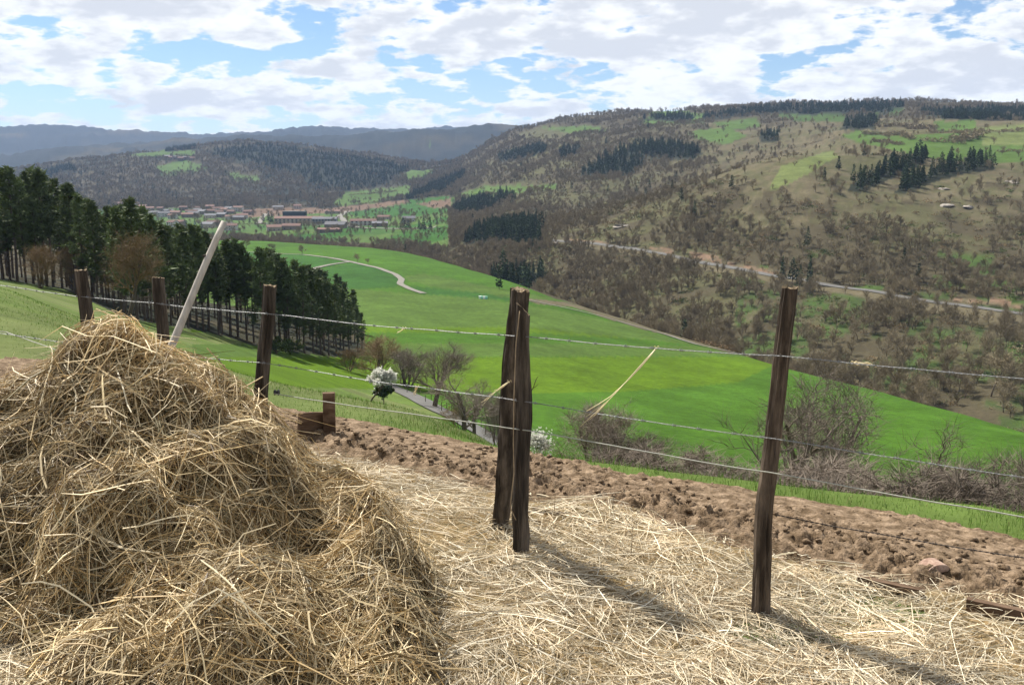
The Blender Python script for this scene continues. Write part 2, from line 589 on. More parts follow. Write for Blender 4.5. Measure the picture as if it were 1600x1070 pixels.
def pchip_cols(xk, yk, x):
    """monotone cubic through rows xk (k,) for many columns yk (k,n), at x (m,) -> (m,n)"""
    h = np.diff(xk)[:, None]
    dl = np.diff(yk, axis=0) / h
    w1, w2 = 2 * h[1:] + h[:-1], h[1:] + 2 * h[:-1]
    with np.errstate(divide='ignore', invalid='ignore'):
        d = (w1 + w2) / (w1 / dl[:-1] + w2 / dl[1:])
    d = np.where((dl[:-1] * dl[1:] > 0) & np.isfinite(d), d, 0.0)
    m = np.vstack([dl[:1], d, dl[-1:]])
    i = np.clip(np.searchsorted(xk, x, side='right') - 1, 0, len(xk) - 2)
    t = ((x - xk[i]) / h[i, 0])[:, None]
    return (yk[i] * (2 * t ** 3 - 3 * t ** 2 + 1) + m[i] * h[i] * (t ** 3 - 2 * t ** 2 + t)
            + yk[i + 1] * (-2 * t ** 3 + 3 * t ** 2) + m[i + 1] * h[i] * (t ** 3 - t ** 2))


def soft_cols(vals):
    f = np.interp(colpx, C_, vals)
    k = np.ones(37) / 37
    return np.convolve(np.pad(f, 18, mode='edge'), k, 'valid')


Yk, Zk = [], []
y0 = np.full(NT, 3.2); Yk.append(y0); Zk.append(z_near(tg * y0, y0))
y1 = np.full(NT, 8.0); Yk.append(y1); Zk.append(z_near(tg * y1, y1))
Z16 = None
for ys, pys, zs in ROWS:
    Y = soft_cols(ys)
    Z = soft_cols(zs) if pys is None else EYE + slope_of(soft_cols(pys)) * Y
    Yk.append(Y); Zk.append(Z)
Yk, Zk = np.array(Yk), np.array(Zk)
# the brow: keep the slope between plot and meadow smooth
Zk[1] = np.minimum(Zk[1], np.interp(0.37, [0, 1], [0, 1]) * (Zk[2] - Zk[0]) + Zk[0] + 0.45)
SUB = [30, 22, 22, 24, 26, 40, 44, 10, 34, 44, 22, 20, 20, 26, 8, 14, 8, 12, 4]
vk = np.arange(len(Yk)).astype(float)
vg = np.concatenate([np.linspace(i, i + 1, n, endpoint=False) for i, n in enumerate(SUB)] + [[len(Yk) - 1.0]])
YG = np.exp(pchip_cols(vk, np.log(Yk), vg))
ZG = np.empty_like(YG)
for j in range(NT):                               # heights against distance, one profile for each column
    ZG[:, j] = pchip_cols(Yk[:, j], Zk[:, j:j + 1], YG[:, j])[:, 0]
XG = YG * tg[None, :]
_b = smooth(6.0, 12.0, YG)
ZG = (z_near(XG, YG) - 0.035) * (1 - _b) + ZG * _b
VG = np.broadcast_to(vg[:, None], YG.shape)
TG = np.broadcast_to(tg[None, :], YG.shape)
amp = np.interp(VG, [0, 1.5, 3, 6, 7.5, 8.5, 9, 11, 13, 14, 19], [0, 0.03, 0.25, 0.3, 1.0, 1.2, 2.5, 3.5, 7, 9, 22])
wav = np.interp(VG, [0, 3, 7, 9, 13, 14, 19], [6, 25, 60, 60, 170, 300, 700])
flat = np.where((VG > 8.6) & (VG < 11.0) & (colpx[None, :] < 680), 0.15, 1.0)
ZG = ZG + amp * flat * fbm(XG / 60, YG / 60, 11, 5) * 1.1 + (VG > 12) * amp * fbm(XG / 260, YG / 260, 5, 3) + smooth(14.0, 15.0, VG) * (70 * fbm(XG / 1100, YG / 1100, 6, 3) - 46 * np.abs(fbm(XG / 700 + 3, YG / 1400, 8, 3)) + 14)
PYG = row_of((ZG - EYE) / YG)
PXG = px_of(TG, PYG)
# what can be seen from the path side of the fence
runmin = np.minimum.accumulate(PYG, axis=0)
VIS = PYG <= runmin + 2.5


def col_at(t):
    f = np.clip((t + T_MAX) / (2 * T_MAX) * (NT - 1), 0, NT - 1.001)
    return int(f), f - int(f)


def ground(x, y):
    j, a = col_at(x / max(y, 1e-3))
    z0 = np.interp(y, YG[:, j], ZG[:, j]); z1 = np.interp(y, YG[:, j + 1], ZG[:, j + 1])
    return float(z0 * (1 - a) + z1 * a)


def hit(px, py, vmin=2.5, vmax=19):
    """the land seen at picture point (px, py)"""
    t = t_of(px, py)
    j, a = col_at(t)
    s = float(slope_of(py))
    zz = ZG[:, j] * (1 - a) + ZG[:, j + 1] * a
    yy = YG[:, j] * (1 - a) + YG[:, j + 1] * a
    d = EYE + s * yy - zz
    ok = (vg >= vmin) & (vg <= vmax)
    idx = np.where(ok & (d <= 0))[0]
    i = idx[0] if len(idx) else np.where(ok)[0][np.argmin(np.abs(d[ok]))]
    if i > 0 and d[i - 1] > 0:
        f = d[i - 1] / (d[i - 1] - d[i])
        y = yy[i - 1] + f * (yy[i] - yy[i - 1])
    else:
        y = yy[i]
    return Vector((t * y, y, ground(t * y, y)))


# ------------------------------------------------------------------ land cover (what grows where)
C = dict(meadow=(0.175, 0.255, 0.055), meadow2=(0.22, 0.26, 0.085), crop=(0.088, 0.196, 0.018), crop_d=(0.058, 0.160, 0.024), crop_y=(0.132, 0.232, 0.012),
         crop_o=(0.118, 0.200, 0.034), litter=(0.124, 0.103, 0.058), dry=(0.210, 0.175, 0.100), olive=(0.150, 0.142, 0.066), plough=(0.250, 0.165, 0.105),
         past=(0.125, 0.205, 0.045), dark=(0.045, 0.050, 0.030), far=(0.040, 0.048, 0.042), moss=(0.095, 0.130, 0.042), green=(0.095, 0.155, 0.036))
C = {k: np.array(v) for k, v in C.items()}
n1 = fbm(XG / 18, YG / 18, 21, 4)
n2 = fbm(XG / 70, YG / 70, 31, 4)
n3 = fbm(XG / 7, YG / 4.0, 41, 3)
n4 = fbm(XG / 300, YG / 300, 51, 4)
wx = PXG + 3.0 * n1
wy = PYG + 1.2 * n1
COV = np.empty(YG.shape + (3,))
COV[:] = C['litter']
WOOD = np.ones(YG.shape)                          # how thickly bare trees stand
CONI = np.zeros(YG.shape)                         # how thickly conifers stand


def lay(mask, a, b=None, k=None, wood=None, coni=None, soft=1.0):
    c = C[a] if b is None else C[a] * (1 - k[..., None]) + C[b] * k[..., None]
    COV[mask] = (c[mask] if c.ndim == 3 else c) * soft + COV[mask] * (1 - soft)
    if wood is not None:
        WOOD[mask] = wood if np.isscalar(wood) else wood[mask]
    if coni is not None:
        CONI[mask] = coni


def lit_between(a, b, x):
    return smooth(a, b, x)


near = VG < 5.1
lay(near, 'meadow', 'meadow2', smooth(-0.15, 0.35, n1 + 0.6 * n3), wood=0)
# far bank of the river and the spur on the right
bank = (VG > 7.2) & (VG < 13.2)
k = smooth(0.0, 0.35, n1 * 0.7 + n2 * 0.6 + 0.1)
lay(bank, 'litter', 'olive', k)
g = bank & (n1 * 0.8 + n2 * 0.5 > 0.06) & (PYG > 395) & (PXG > 1150)
lay(g, 'moss', 'green', smooth(0.1, 0.5, n1), wood=0.55)
upper = smooth(420, 270, PYG) * smooth(950, 1200, PXG)
d_ = bank & (n1 * 0.7 + n2 * 0.6 + n3 * 0.35 + upper * 0.70 > 0.46)
lay(d_, 'dry', 'olive', smooth(-0.3, 0.5, n3 + n2), wood=0.35)
WOOD[bank] *= (1 - 0.72 * upper[bank])
lay((VG > 8.95) & (VG < 9.04) & (PXG > 820), 'dry', wood=0)
# village plain
plain = (VG > 8.6) & (VG < 11.3) & (PXG < 700)
lay(plain, 'past', 'crop_d', smooth(-0.1, 0.2, n2), wood=0.06)
lay((VG > 6.9) & (VG < 8.7) & (PXG < 760), 'litter', 'olive', smooth(0, 0.3, n1), wood=1)
# hills on the left and ridges far off
lay((VG > 11.3) & (PXG < 720) & (VG < 14.2), 'dark', 'litter', smooth(-0.5, 0.3, n2 + 0.6 * n4), wood=1, coni=0.04)  # cloud shade put into the left hills' ground colour; conifers added to deepen it
lay(VG > 14.2, 'far', 'litter', smooth(0.0, 0.6, n4), wood=0.6)
P_ = lambda poly, v0=0, v1=20: in_poly(wx, wy, poly) & (VG >= v0) & (VG <= v1)
# the crop fields below the fence
fields = [
    ([(250, 378), (330, 372), (400, 375), (560, 385), (640, 395), (700, 411), (800, 440), (870, 468), (905, 475), (1000, 506), (1150, 551), (1300, 591), (1400, 616), (1530, 651), (1600, 668), (2000, 780), (2000, 1000), (700, 1000), (690, 640), (600, 600), (540, 560), (300, 480)], 'crop'),
    ([(250, 394), (400, 394), (470, 398), (548, 409), (480, 425), (300, 425)], 'crop_d'),
    ([(480, 425), (550, 411), (600, 420), (628, 432), (620, 448), (560, 452), (300, 452), (300, 425)], 'crop_d'),
    ([(632, 432), (660, 427), (760, 447), (865, 466), (880, 474), (800, 466), (700, 452), (640, 440)], 'crop_o'),
    ([(640, 447), (760, 459), (800, 466), (880, 474), (900, 480), (760, 466), (660, 460)], 'crop_d'),
    ([(300, 455), (560, 452), (660, 460), (760, 467), (870, 484), (980, 508), (1090, 540), (830, 512), (300, 508)], 'crop_o'),
    ([(300, 508), (830, 512), (1000, 530), (830, 520), (300, 519)], 'crop_y'),
    ([(300, 538), (820, 536), (1100, 541), (1180, 556), (840, 557), (300, 558)], 'crop_o'),
    ([(300, 558), (840, 558), (1180, 557), (1210, 570), (1150, 598), (980, 612), (840, 615), (300, 600)], 'crop_y'),
]
for poly, c in fields:
    lay(P_(poly, 2.0, 7.02), c, wood=0, coni=0)
fm = (VG < 7.1) & (VG > 4)
COV[fm] *= (1 + 0.16 * fbm((XG * 0.8 + YG * 0.6) / 2.5, (YG * 0.8 - XG * 0.6) / 40, 61, 3) + 0.16 * n2 + 0.14 * n1)[fm][:, None]
# dry bank and tussocks along the far edge of the crop
lay(P_([(820, 466), (900, 473), (960, 489), (1030, 511), (1150, 549), (1145, 553), (1060, 529), (980, 508), (900, 481), (830, 473)], 5, 7.4), 'dry', 'olive', smooth(0, 0.5, n3), wood=0)
lay(P_([(1150, 550), (1300, 588), (1420, 618), (1600, 668), (1600, 660), (1420, 609), (1300, 580)], 5, 7.5), 'olive', 'dry', smooth(0, 0.5, n3), wood=0.3)
# fields and pastures beyond
more = [
    ([(400, 352), (640, 352), (680, 344), (630, 334), (400, 334), (300, 330), (240, 345), (260, 360)], 'past', 8, 11),
    ([(440, 332), (520, 326), (620, 315), (700, 306), (712, 312), (706, 330), (640, 340), (560, 338), (530, 330)], 'crop_d', 9, 12),
    ([(395, 338), (470, 330), (560, 320), (640, 312), (640, 318), (540, 332), (450, 336)], 'plough', 9, 12),
    ([(650, 318), (705, 310), (706, 324), (680, 326)], 'plough', 9, 12),
    ([(362, 336), (400, 326), (500, 324), (470, 334), (390, 340)], 'plough', 9, 12),
    ([(520, 318), (540, 302), (600, 294), (640, 290), (640, 308), (580, 318), (530, 322)], 'past', 9, 12.5),
    ([(625, 275), (650, 262), (680, 262), (670, 275), (640, 285)], 'past', 10, 13),
    ([(700, 310), (760, 290), (850, 290), (850, 298), (780, 304), (720, 312)], 'past', 9, 13),
    ([(240, 262), (290, 250), (325, 262), (300, 270), (250, 272)], 'past', 11, 14),
    ([(200, 242), (260, 234), (305, 236), (300, 244), (230, 246)], 'past', 11, 14),
    ([(345, 268), (400, 275), (405, 284), (370, 282)], 'past', 11, 14),
    ([(800, 212), (850, 196), (960, 200), (890, 212), (830, 220)], 'olive', 11, 14.2),
    ([(845, 200), (920, 196), (950, 204), (890, 208)], 'past', 11, 14.2),
    ([(990, 190), (1020, 182), (1070, 178), (1100, 176), (1100, 192), (1020, 196)], 'past', 11, 14.2),
    ([(1075, 206), (1130, 200), (1170, 212), (1130, 226), (1085, 216)], 'past', 10.5, 14.2),
    ([(1115, 192), (1180, 184), (1190, 198), (1140, 204)], 'past', 10.5, 14.2),
    ([(1000, 176), (1060, 172), (1080, 176), (1020, 180)], 'past', 11, 14.2),
    ([(1200, 178), (1320, 174), (1320, 190), (1250, 190)], 'green', 10.5, 14.2),
    ([(1315, 212), (1345, 203), (1420, 212), (1500, 208), (1620, 204), (1620, 254), (1560, 256), (1470, 250), (1400, 236), (1340, 222)], 'past', 9, 13.5),
    ([(1460, 190), (1525, 188), (1528, 206), (1465, 206)], 'past', 10, 13.5),
    ([(1530, 200), (1620, 192), (1620, 226), (1535, 228)], 'meadow2', 10, 13.5),
    ([(1365, 166), (1410, 164), (1412, 178), (1370, 182)], 'green', 11, 14),
    ([(1310, 260), (1380, 244), (1400, 250), (1340, 272)], 'olive', 8, 12),
    ([(1220, 260), (1300, 235), (1310, 245), (1240, 285), (1200, 300)], 'meadow2', 8, 12),
    ([(815, 292), (870, 288), (872, 296), (820, 300)], 'past', 8, 13),
    ([(660, 232), (680, 224), (660, 230)], 'past', 12, 17),
]
for poly, c, v0, v1 in more:
    lay(P_(poly, v0, v1), c, wood=0.04, coni=0)
# conifer stands
stands = [
    ([(905, 277), (915, 262), (960, 240), (1000, 226), (1060, 226), (1098, 240), (1080, 250), (1010, 252), (985, 274), (930, 280)], 8, 14.2),
    ([(1322, 302), (1330, 288), (1385, 262), (1445, 245), (1447, 255), (1400, 275), (1350, 300)], 8, 13),
    ([(1395, 302), (1410, 286), (1450, 272), (1460, 262), (1550, 248), (1555, 266), (1500, 274), (1450, 288), (1410, 304)], 8, 13),
    ([(1312, 203), (1320, 192), (1350, 184), (1370, 186), (1370, 203)], 8, 14),
    ([(632, 312), (660, 296), (725, 268), (725, 276), (695, 299), (640, 313)], 8, 14),
    ([(705, 333), (725, 316), (805, 304), (805, 312), (760, 328), (720, 337)], 8, 14),
    ([(722, 382), (740, 362), (800, 348), (845, 352), (842, 390), (780, 380)], 7, 14),
    ([(765, 446), (775, 430), (845, 424), (848, 446), (800, 454)], 7, 14),
    ([(330, 232), (420, 226), (480, 236), (600, 252), (640, 264), (600, 290), (540, 300), (480, 292), (470, 277), (330, 247)], 11, 14.3),
    ([(255, 236), (270, 229), (305, 226), (305, 233), (260, 238)], 11, 14.3),
    ([(1090, 186), (1150, 175), (1200, 168), (1410, 164), (1410, 174), (1290, 180), (1200, 178), (1110, 188)], 11, 14.2),
    ([(1000, 188), (1060, 180), (1090, 181), (1070, 192)], 11, 14.2),
    ([(1430, 177), (1600, 172), (1600, 188), (1480, 188)], 11, 14.2),
    ([(775, 245), (850, 226), (855, 240), (780, 256)], 10, 14.2),
    ([(870, 240), (905, 228), (905, 240), (875, 250)], 10, 14.2),
    ([(1185, 212), (1215, 208), (1215, 222), (1190, 224)], 10, 14.2),
    ([(50, 272), (110, 258), (120, 268), (60, 284)], 11, 14.2),
]
for i, (poly, v0, v1) in enumerate(stands):
    lay(P_(poly, v0, v1), 'dark', wood=0.05, coni=(0.45 if i == 8 else 1.0))
# the pine wood on the left
pine_edge = [(-300, 428), (0, 437), (100, 452), (200, 498), (330, 520), (420, 546), (520, 558), (575, 552)]
pw = (VG > 3.4) & (VG < 5.6) & (PYG < np.interp(PXG, [p[0] for p in pine_edge], [p[1] for p in pine_edge])) & (PXG < 570 - (PYG < 500) * 0)
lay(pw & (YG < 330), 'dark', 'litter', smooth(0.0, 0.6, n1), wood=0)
C['cut'] = np.array((0.34, 0.22, 0.14))
for poly in ([(1015, 385), (1055, 390), (1050, 399), (1020, 396)], [(1078, 394), (1122, 399), (1128, 411), (1085, 407)], [(1135, 409), (1205, 420), (1210, 429), (1140, 418)], [(880, 372), (950, 378), (950, 384), (890, 380)], [(1480, 462), (1600, 474), (1600, 484), (1500, 474)]):
    lay(P_(poly, 8.6, 10), 'cut', 'dry', smooth(-0.2, 0.5, n3), wood=0.1)
COV = np.clip(COV * np.array([0.46, 0.47, 0.50]), 0.004, 1)

nr, nc = YG.shape
idx = np.arange(nr * nc).reshape(nr, nc)
quads = np.stack([idx[:-1, :-1], idx[:-1, 1:], idx[1:, 1:], idx[1:, :-1]], -1).reshape(-1, 4)
VT = np.stack([XG, YG, ZG], -1).reshape(-1, 3)
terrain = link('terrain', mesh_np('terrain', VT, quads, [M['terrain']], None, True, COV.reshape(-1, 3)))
tag(terrain, 'green valley fields and wooded brown hills rolling to blue ridges', 'terrain', kind='structure')

# ------------------------------------------------------------------ roads and tracks
def resample(P, step):
    P = np.array([tuple(p) for p in P])
    d = np.concatenate([[0], np.cumsum(np.linalg.norm(np.diff(P, axis=0), axis=1))])
    n = max(int(d[-1] / step), 2)
    s = np.linspace(0, d[-1], n)
    Q = np.stack([np.interp(s, d, P[:, k]) for k in range(3)], 1)
    for _ in range(3):
        Q[1:-1] = 0.25 * Q[:-2] + 0.5 * Q[1:-1] + 0.25 * Q[2:]
    return Q


def road(name, pts, width, m, lift, label, vmin, vmax, step=3.0):
    P = resample([hit(x, y, vmin, vmax) for x, y in pts], step)
    T = np.gradient(P[:, :2], axis=0)
    T /= np.linalg.norm(T, axis=1)[:, None] + 1e-9
    Nn = np.stack([-T[:, 1], T[:, 0]], 1)
    rows = []
    for f in (-0.5, -0.17, 0.17, 0.5):
        q = P[:, :2] + Nn * width * f * (1 + 0.12 * fbm(np.arange(len(P)) * 0.35, np.full(len(P), f * 9), 77, 2))[:, None]
        z = [ground(a, b) + lift + 0.04 * (0.5 - abs(f)) for a, b in q]
        rows.append(np.column_stack([q, z]))
    V = np.concatenate(rows)
    n = len(P)
    i = np.arange(n - 1)
    Q = np.concatenate([np.stack([k * n + i, k * n + i + 1, (k + 1) * n + i + 1, (k + 1) * n + i], 1) for k in range(3)])
    o = link(name, mesh_np(name, V, Q, [M[m]], None, True))
    return tag(o, label, 'road', kind='structure')


road('field_track', [(330, 393), (400, 394.5), (470, 398), (520, 404), (548, 409.5), (590, 419), (618, 429), (628, 437), (624, 444), (640, 452), (662, 459)], 2.5, 'gravel_road', 0.25, 'pale gravel track winding through the green crop fields', 4.5, 7.0)
road('field_track', [(548, 409.5), (515, 414), (490, 420), (478, 430)], 3.2, 'gravel_road', 0.3, 'short pale spur of track curving down to the pines', 4.5, 7.0)
road('field_edge_track', [(800, 466), (830, 470), (900, 485), (960, 500), (1030, 520), (1090, 540), (1150, 552)], 1.7, 'gravel_road', 0.2, 'faint grassy track along the far edge of the crop', 4.5, 7.0)
road('hillside_road', [(820, 372), (870, 377), (950, 384), (1010, 393), (1080, 407), (1140, 418), (1200, 430), (1300, 447), (1400, 463), (1500, 477), (1620, 494)], 3.2, 'tarmac', 0.25, 'grey road cut across the wooded hillside', 8.4, 9.6)
road('lane', [(600, 600), (630, 612), (655, 624), (690, 644), (720, 658), (750, 675), (785, 695), (830, 725)], 3.2, 'tarmac', 0.12, 'narrow grey lane below the meadow, lined with stakes', 2.5, 6)
road('village_road', [(545, 330), (530, 338), (538, 345), (545, 353), (560, 356), (680, 355)], 9, 'gravel_road', 0.5, 'pale road bending through the village', 8.3, 11.5)
road('village_road', [(400, 349), (470, 351), (540, 352)], 8, 'tarmac', 0.5, 'grey street in front of the long village building', 8.3, 11.5)
road('village_road', [(404, 350), (410, 340), (416, 334)], 7, 'gravel_road', 0.5, 'short pale village lane beside the tree clump', 8.3, 11.5)

# ------------------------------------------------------------------ yard, soil bed, straw
def yard_height(x, y):
    return z_near(x, y) + 0.035 * fbm(np.asarray(x) * 1.6, np.asarray(y) * 1.6, 90, 3) + 0.05 * np.exp(-(((np.asarray(x) - 0.42) / 0.32) ** 2 + ((np.asarray(y) - 4.42) / 0.2) ** 2)) \
        + 0.04 * np.exp(-(((np.asarray(x) + 0.35) / 0.5) ** 2 + ((np.asarray(y) - 4.3) / 0.35) ** 2))


LOBES = [(-1.74, 4.22, 1.02, 1.38, 0.98, 0.10), (-0.80, 3.0, 0.42, 0.80, 0.66, 0.3), (-1.08, 4.0, 0.70, 0.62, 0.5, 0.3), (-0.55, 3.55, 0.34, 0.5, 0.45, 0.3), (-2.5, 4.1, 0.62, 0.8, 0.8, 0.2), (-1.45, 3.45, 0.52, 0.55, 0.45, 0.3)]


def heap_height(x, y):
    x, y = np.asarray(x, float), np.asarray(y, float)
    h = np.zeros(x.shape)
    wob = 1 + 0.14 * fbm(x * 2.2, y * 2.2, 93, 3)
    for cx, cy, hh, rx, ry, rd in LOBES:
        r = np.sqrt(((x - cx) / rx) ** 2 + ((y - cy) / ry) ** 2) * wob
        r = np.sqrt(r * r + rd * rd) - rd * 0.6 * np.exp(-r * 3)
        l = hh * np.clip(1.0 - r, 0, None) ** 0.92
        h = np.maximum(h, l) + 0.12 * np.minimum(h, l)
    return h + smooth(0.02, 0.2, h) * (0.13 * fbm(x * 3.4, y * 3.4, 95, 3) + 0.085 * fbm(x * 8, y * 8, 99, 2))


_heap_raw = heap_height
_sil_px = [-200, 0, 50, 100, 130, 165, 200, 240, 280, 320, 360, 400, 430, 460, 500, 550, 600, 650, 700, 740, 775]
_sil_py = [665, 622, 592, 556, 530, 506, 525, 546, 563, 582, 606, 634, 664, 700, 740, 775, 812, 862, 934, 985, 1200]
_ts, _fs = [], []
_Ys = np.linspace(2.3, 5.4, 320)
for _px in np.linspace(-200, 790, 100):
    _py = float(np.interp(_px, _sil_px, _sil_py))
    _t, _s = t_of(_px, _py), float(slope_of(_py))
    _h0, _g0 = _heap_raw(_t * _Ys, _Ys), yard_height(_t * _Ys, _Ys)
    _ym = float(np.interp(_px, [440, 520, 740, 800], [5.4, 4.3, 3.35, 3.2]))
    _use = (_Ys < _ym) & (_h0 > 0.03)
    lo, hi = 0.0, 2.0
    for _ in range(30):
        mid = (lo + hi) / 2
        if np.max(np.where(_use, (_g0 + mid * _h0 - EYE) / _Ys, -9)) > _s:
            hi = mid
        else:
            lo = mid
    _ts.append(_t); _fs.append(min(lo, 1.6))
_ts = np.array(_ts)
_fs = np.convolve(np.pad(_fs, 1, mode='edge'), np.ones(3) / 3, 'valid')
_o = np.argsort(_ts)
_ts, _fs = _ts[_o], _fs[_o]
print('heap factors', np.round(_fs[::8], 2))


def heap_height(x, y):                            # noqa: the heap trimmed to its steep concave right flank
    x, y = np.asarray(x, float), np.asarray(y, float)
    t = x / np.maximum(y, 0.3)
    ym = np.interp(t, [-0.24, -0.18, -0.04, 0.0], [5.4, 4.3, 3.35, 3.2])
    h = _heap_raw(x, y) * np.interp(t, _ts, _fs, right=0.0) * smooth(ym + 0.45, ym + 0.02, y)
    ph = h * 5.2 + 0.9 * fbm(x * 1.9, y * 1.9, 207, 3)         # ledges shaped into the layers so their near fronts fall in shade
    st = ph - np.floor(ph)
    return h + smooth(0.06, 0.25, h) * 0.08 * (smooth(0.0, 0.42, st) - st)


def yard_top(x, y):
    return yard_height(x, y) + heap_height(x, y)


def grid_mesh(name, x0, x1, y0, y1, step, f, m, shade=True):
    xs, ys = np.arange(x0, x1 + step, step), np.arange(y0, y1 + step, step)
    X, Y = np.meshgrid(xs, ys)
    Z = f(X, Y)
    n, k = X.shape
    idx = np.arange(n * k).reshape(n, k)
    Q = np.stack([idx[:-1, :-1], idx[:-1, 1:], idx[1:, 1:], idx[1:, :-1]], -1).reshape(-1, 4)
    return mesh_np(name, np.stack([X, Y, Z], -1).reshape(-1, 3), Q, [m], None, shade)


# yard surface runs along the fence (coordinates s, q), so that it ends on the soil bed
def sq_mesh(name, s0, s1, q0, q1, step, f, m):
    ss, qq = np.arange(s0, s1 + step, step), np.arange(q0, q1 + step, step)
    S, Q_ = np.meshgrid(ss, qq)
    X = P0[0] + UQ[0] * S + NQ[0] * Q_
    Y = P0[1] + UQ[1] * S + NQ[1] * Q_
    Z = f(X, Y, S, Q_)
    n, k = X.shape
    idx = np.arange(n * k).reshape(n, k)
    F = np.stack([idx[:-1, :-1], idx[1:, :-1], idx[1:, 1:], idx[:-1, 1:]], -1).reshape(-1, 4)
    return mesh_np(name, np.stack([X, Y, Z], -1).reshape(-1, 3), F, [m], None, True)


yard = link('yard_ground', sq_mesh('yard_ground', -7, 8, -7, 1.0, 0.05, lambda X, Y, S, Q_: yard_height(X, Y) - 0.02 - 0.25 * smooth(0.62, 0.95, Q_ + 0.08 * fbm(S * 3, Q_ * 3, 17, 2)), M['mulch']))
tag(yard, 'trampled yard floor under the loose straw', 'ground', kind='structure')


_e = [hit_near(x, y, z_plane) for x, y in ((1700, 862), (1590, 840), (1400, 803), (1200, 770), (1050, 748), (900, 722), (750, 693), (600, 664), (430, 634), (20, 552))]
EDGE_S = np.array([float(s_of(p.x, p.y)) for p in _e]); EDGE_Q = np.array([float(q_of(p.x, p.y)) for p in _e])
_o = np.argsort(EDGE_S); EDGE_S, EDGE_Q = EDGE_S[_o], EDGE_Q[_o]
print('soil edge', EDGE_S, EDGE_Q)


def soil_height(X, Y, S, Q_):
    e = 0.10 * fbm(S * 2.3, Q_ * 2.0, 18, 3)
    far_edge = np.interp(S, EDGE_S, EDGE_Q)
    c = fbm(S * 5, Q_ * 6, 19, 5, 0.62)
    cl = (1 - np.abs(fbm(S * 9 + 0.8 * c, Q_ * 10 + 0.8 * c, 24, 4, 0.65)) * 2.2).clip(0, 1) ** 2 * np.clip(0.5 + fbm(S * 2.2, Q_ * 2.5, 27, 2), 0, 1)
    cr = fbm(S * 22, Q_ * 24, 61, 2, 0.7)
    ridge = np.exp(-((Q_ - 0.86 - e) / 0.10) ** 2) * (0.03 + 0.10 * np.clip(fbm(S * 3.2, Q_ * 2, 29, 3), 0, 1))
    rg = np.clip(0.40 + 1.3 * fbm(S * 1.3, Q_ * 1.7, 67, 3) + 0.55 * smooth(1.15, 0.8, Q_), 0.18, 1.1)
    z = z_near(X, Y) + 0.030 * c * (0.5 + 0.5 * rg) + (0.030 * cl + 0.020 * cr + 0.010 * fbm(S * 38, Q_ * 40, 63, 2)) * rg + ridge * (0.8 + 0.5 * cr)
    z = z - 0.16 * smooth(far_edge - 0.12, far_edge + 0.06, Q_ + e * 0.7) - 0.12 * smooth(0.72, 0.50, Q_ + e)
    return z + 0.018


soil = link('soil_bed', sq_mesh('soil_bed', -3.9, 6.6, 0.40, 2.25, 0.0118, soil_height, M['soil']))
tag(soil, 'freshly dug brown soil bed behind the fence', 'soil', kind='structure')

# clods lying loose on the bed
def blob(seed, n=10, flat=0.7):
    r = np.random.default_rng(seed)
    th = np.linspace(0, np.pi, 6)
    V, Q = [], []
    for i, a in enumerate(th):
        for j in range(n):
            b = 2 * np.pi * j / n
            rr = 1 + 0.28 * r.normal()
            rr = np.clip(rr, 0.55, 1.4) if 0 < i < 5 else 0.8
            V.append((math.sin(a) * math.cos(b) * rr, math.sin(a) * math.sin(b) * rr, math.cos(a) * rr * flat))
    for i in range(5):
        for j in range(n):
            Q.append((i * n + j, (i + 1) * n + j, (i + 1) * n + (j + 1) % n, i * n + (j + 1) % n))
    return np.array(V), np.array(Q)


BL = [blob(i) for i in range(6)]
b = Buf()
for i in range(1500):
    S = RNG.uniform(-3.6, 3.5); Q_ = 0.72 + abs(RNG.normal(0, 0.45))
    if Q_ > np.interp(S, EDGE_S, EDGE_Q) - 0.1:
        continue
    X = P0[0] + UQ[0] * S + NQ[0] * Q_; Y = P0[1] + UQ[1] * S + NQ[1] * Q_
    r = min(0.0075 * math.exp(RNG.normal(0.2, 0.55)), 0.018)
    z = float(soil_height(np.array([X]), np.array([Y]), np.array([S]), np.array([Q_]))[0])
    V, Q = BL[i % 6]
    a = RNG.uniform(0, 6.28)
    co, si = math.cos(a), math.sin(a)
    V = np.stack([V[:, 0] * co - V[:, 1] * si, V[:, 0] * si + V[:, 1] * co, V[:, 2]], 1) * r + (X, Y, z + r * 0.3)
    b.add(V, Q)
tag(link('soil_clods', b.mesh('soil_clods', [M['soil']], True)), 'loose crumbs and clods of brown soil on the dug bed', 'soil clods', kind='stuff')


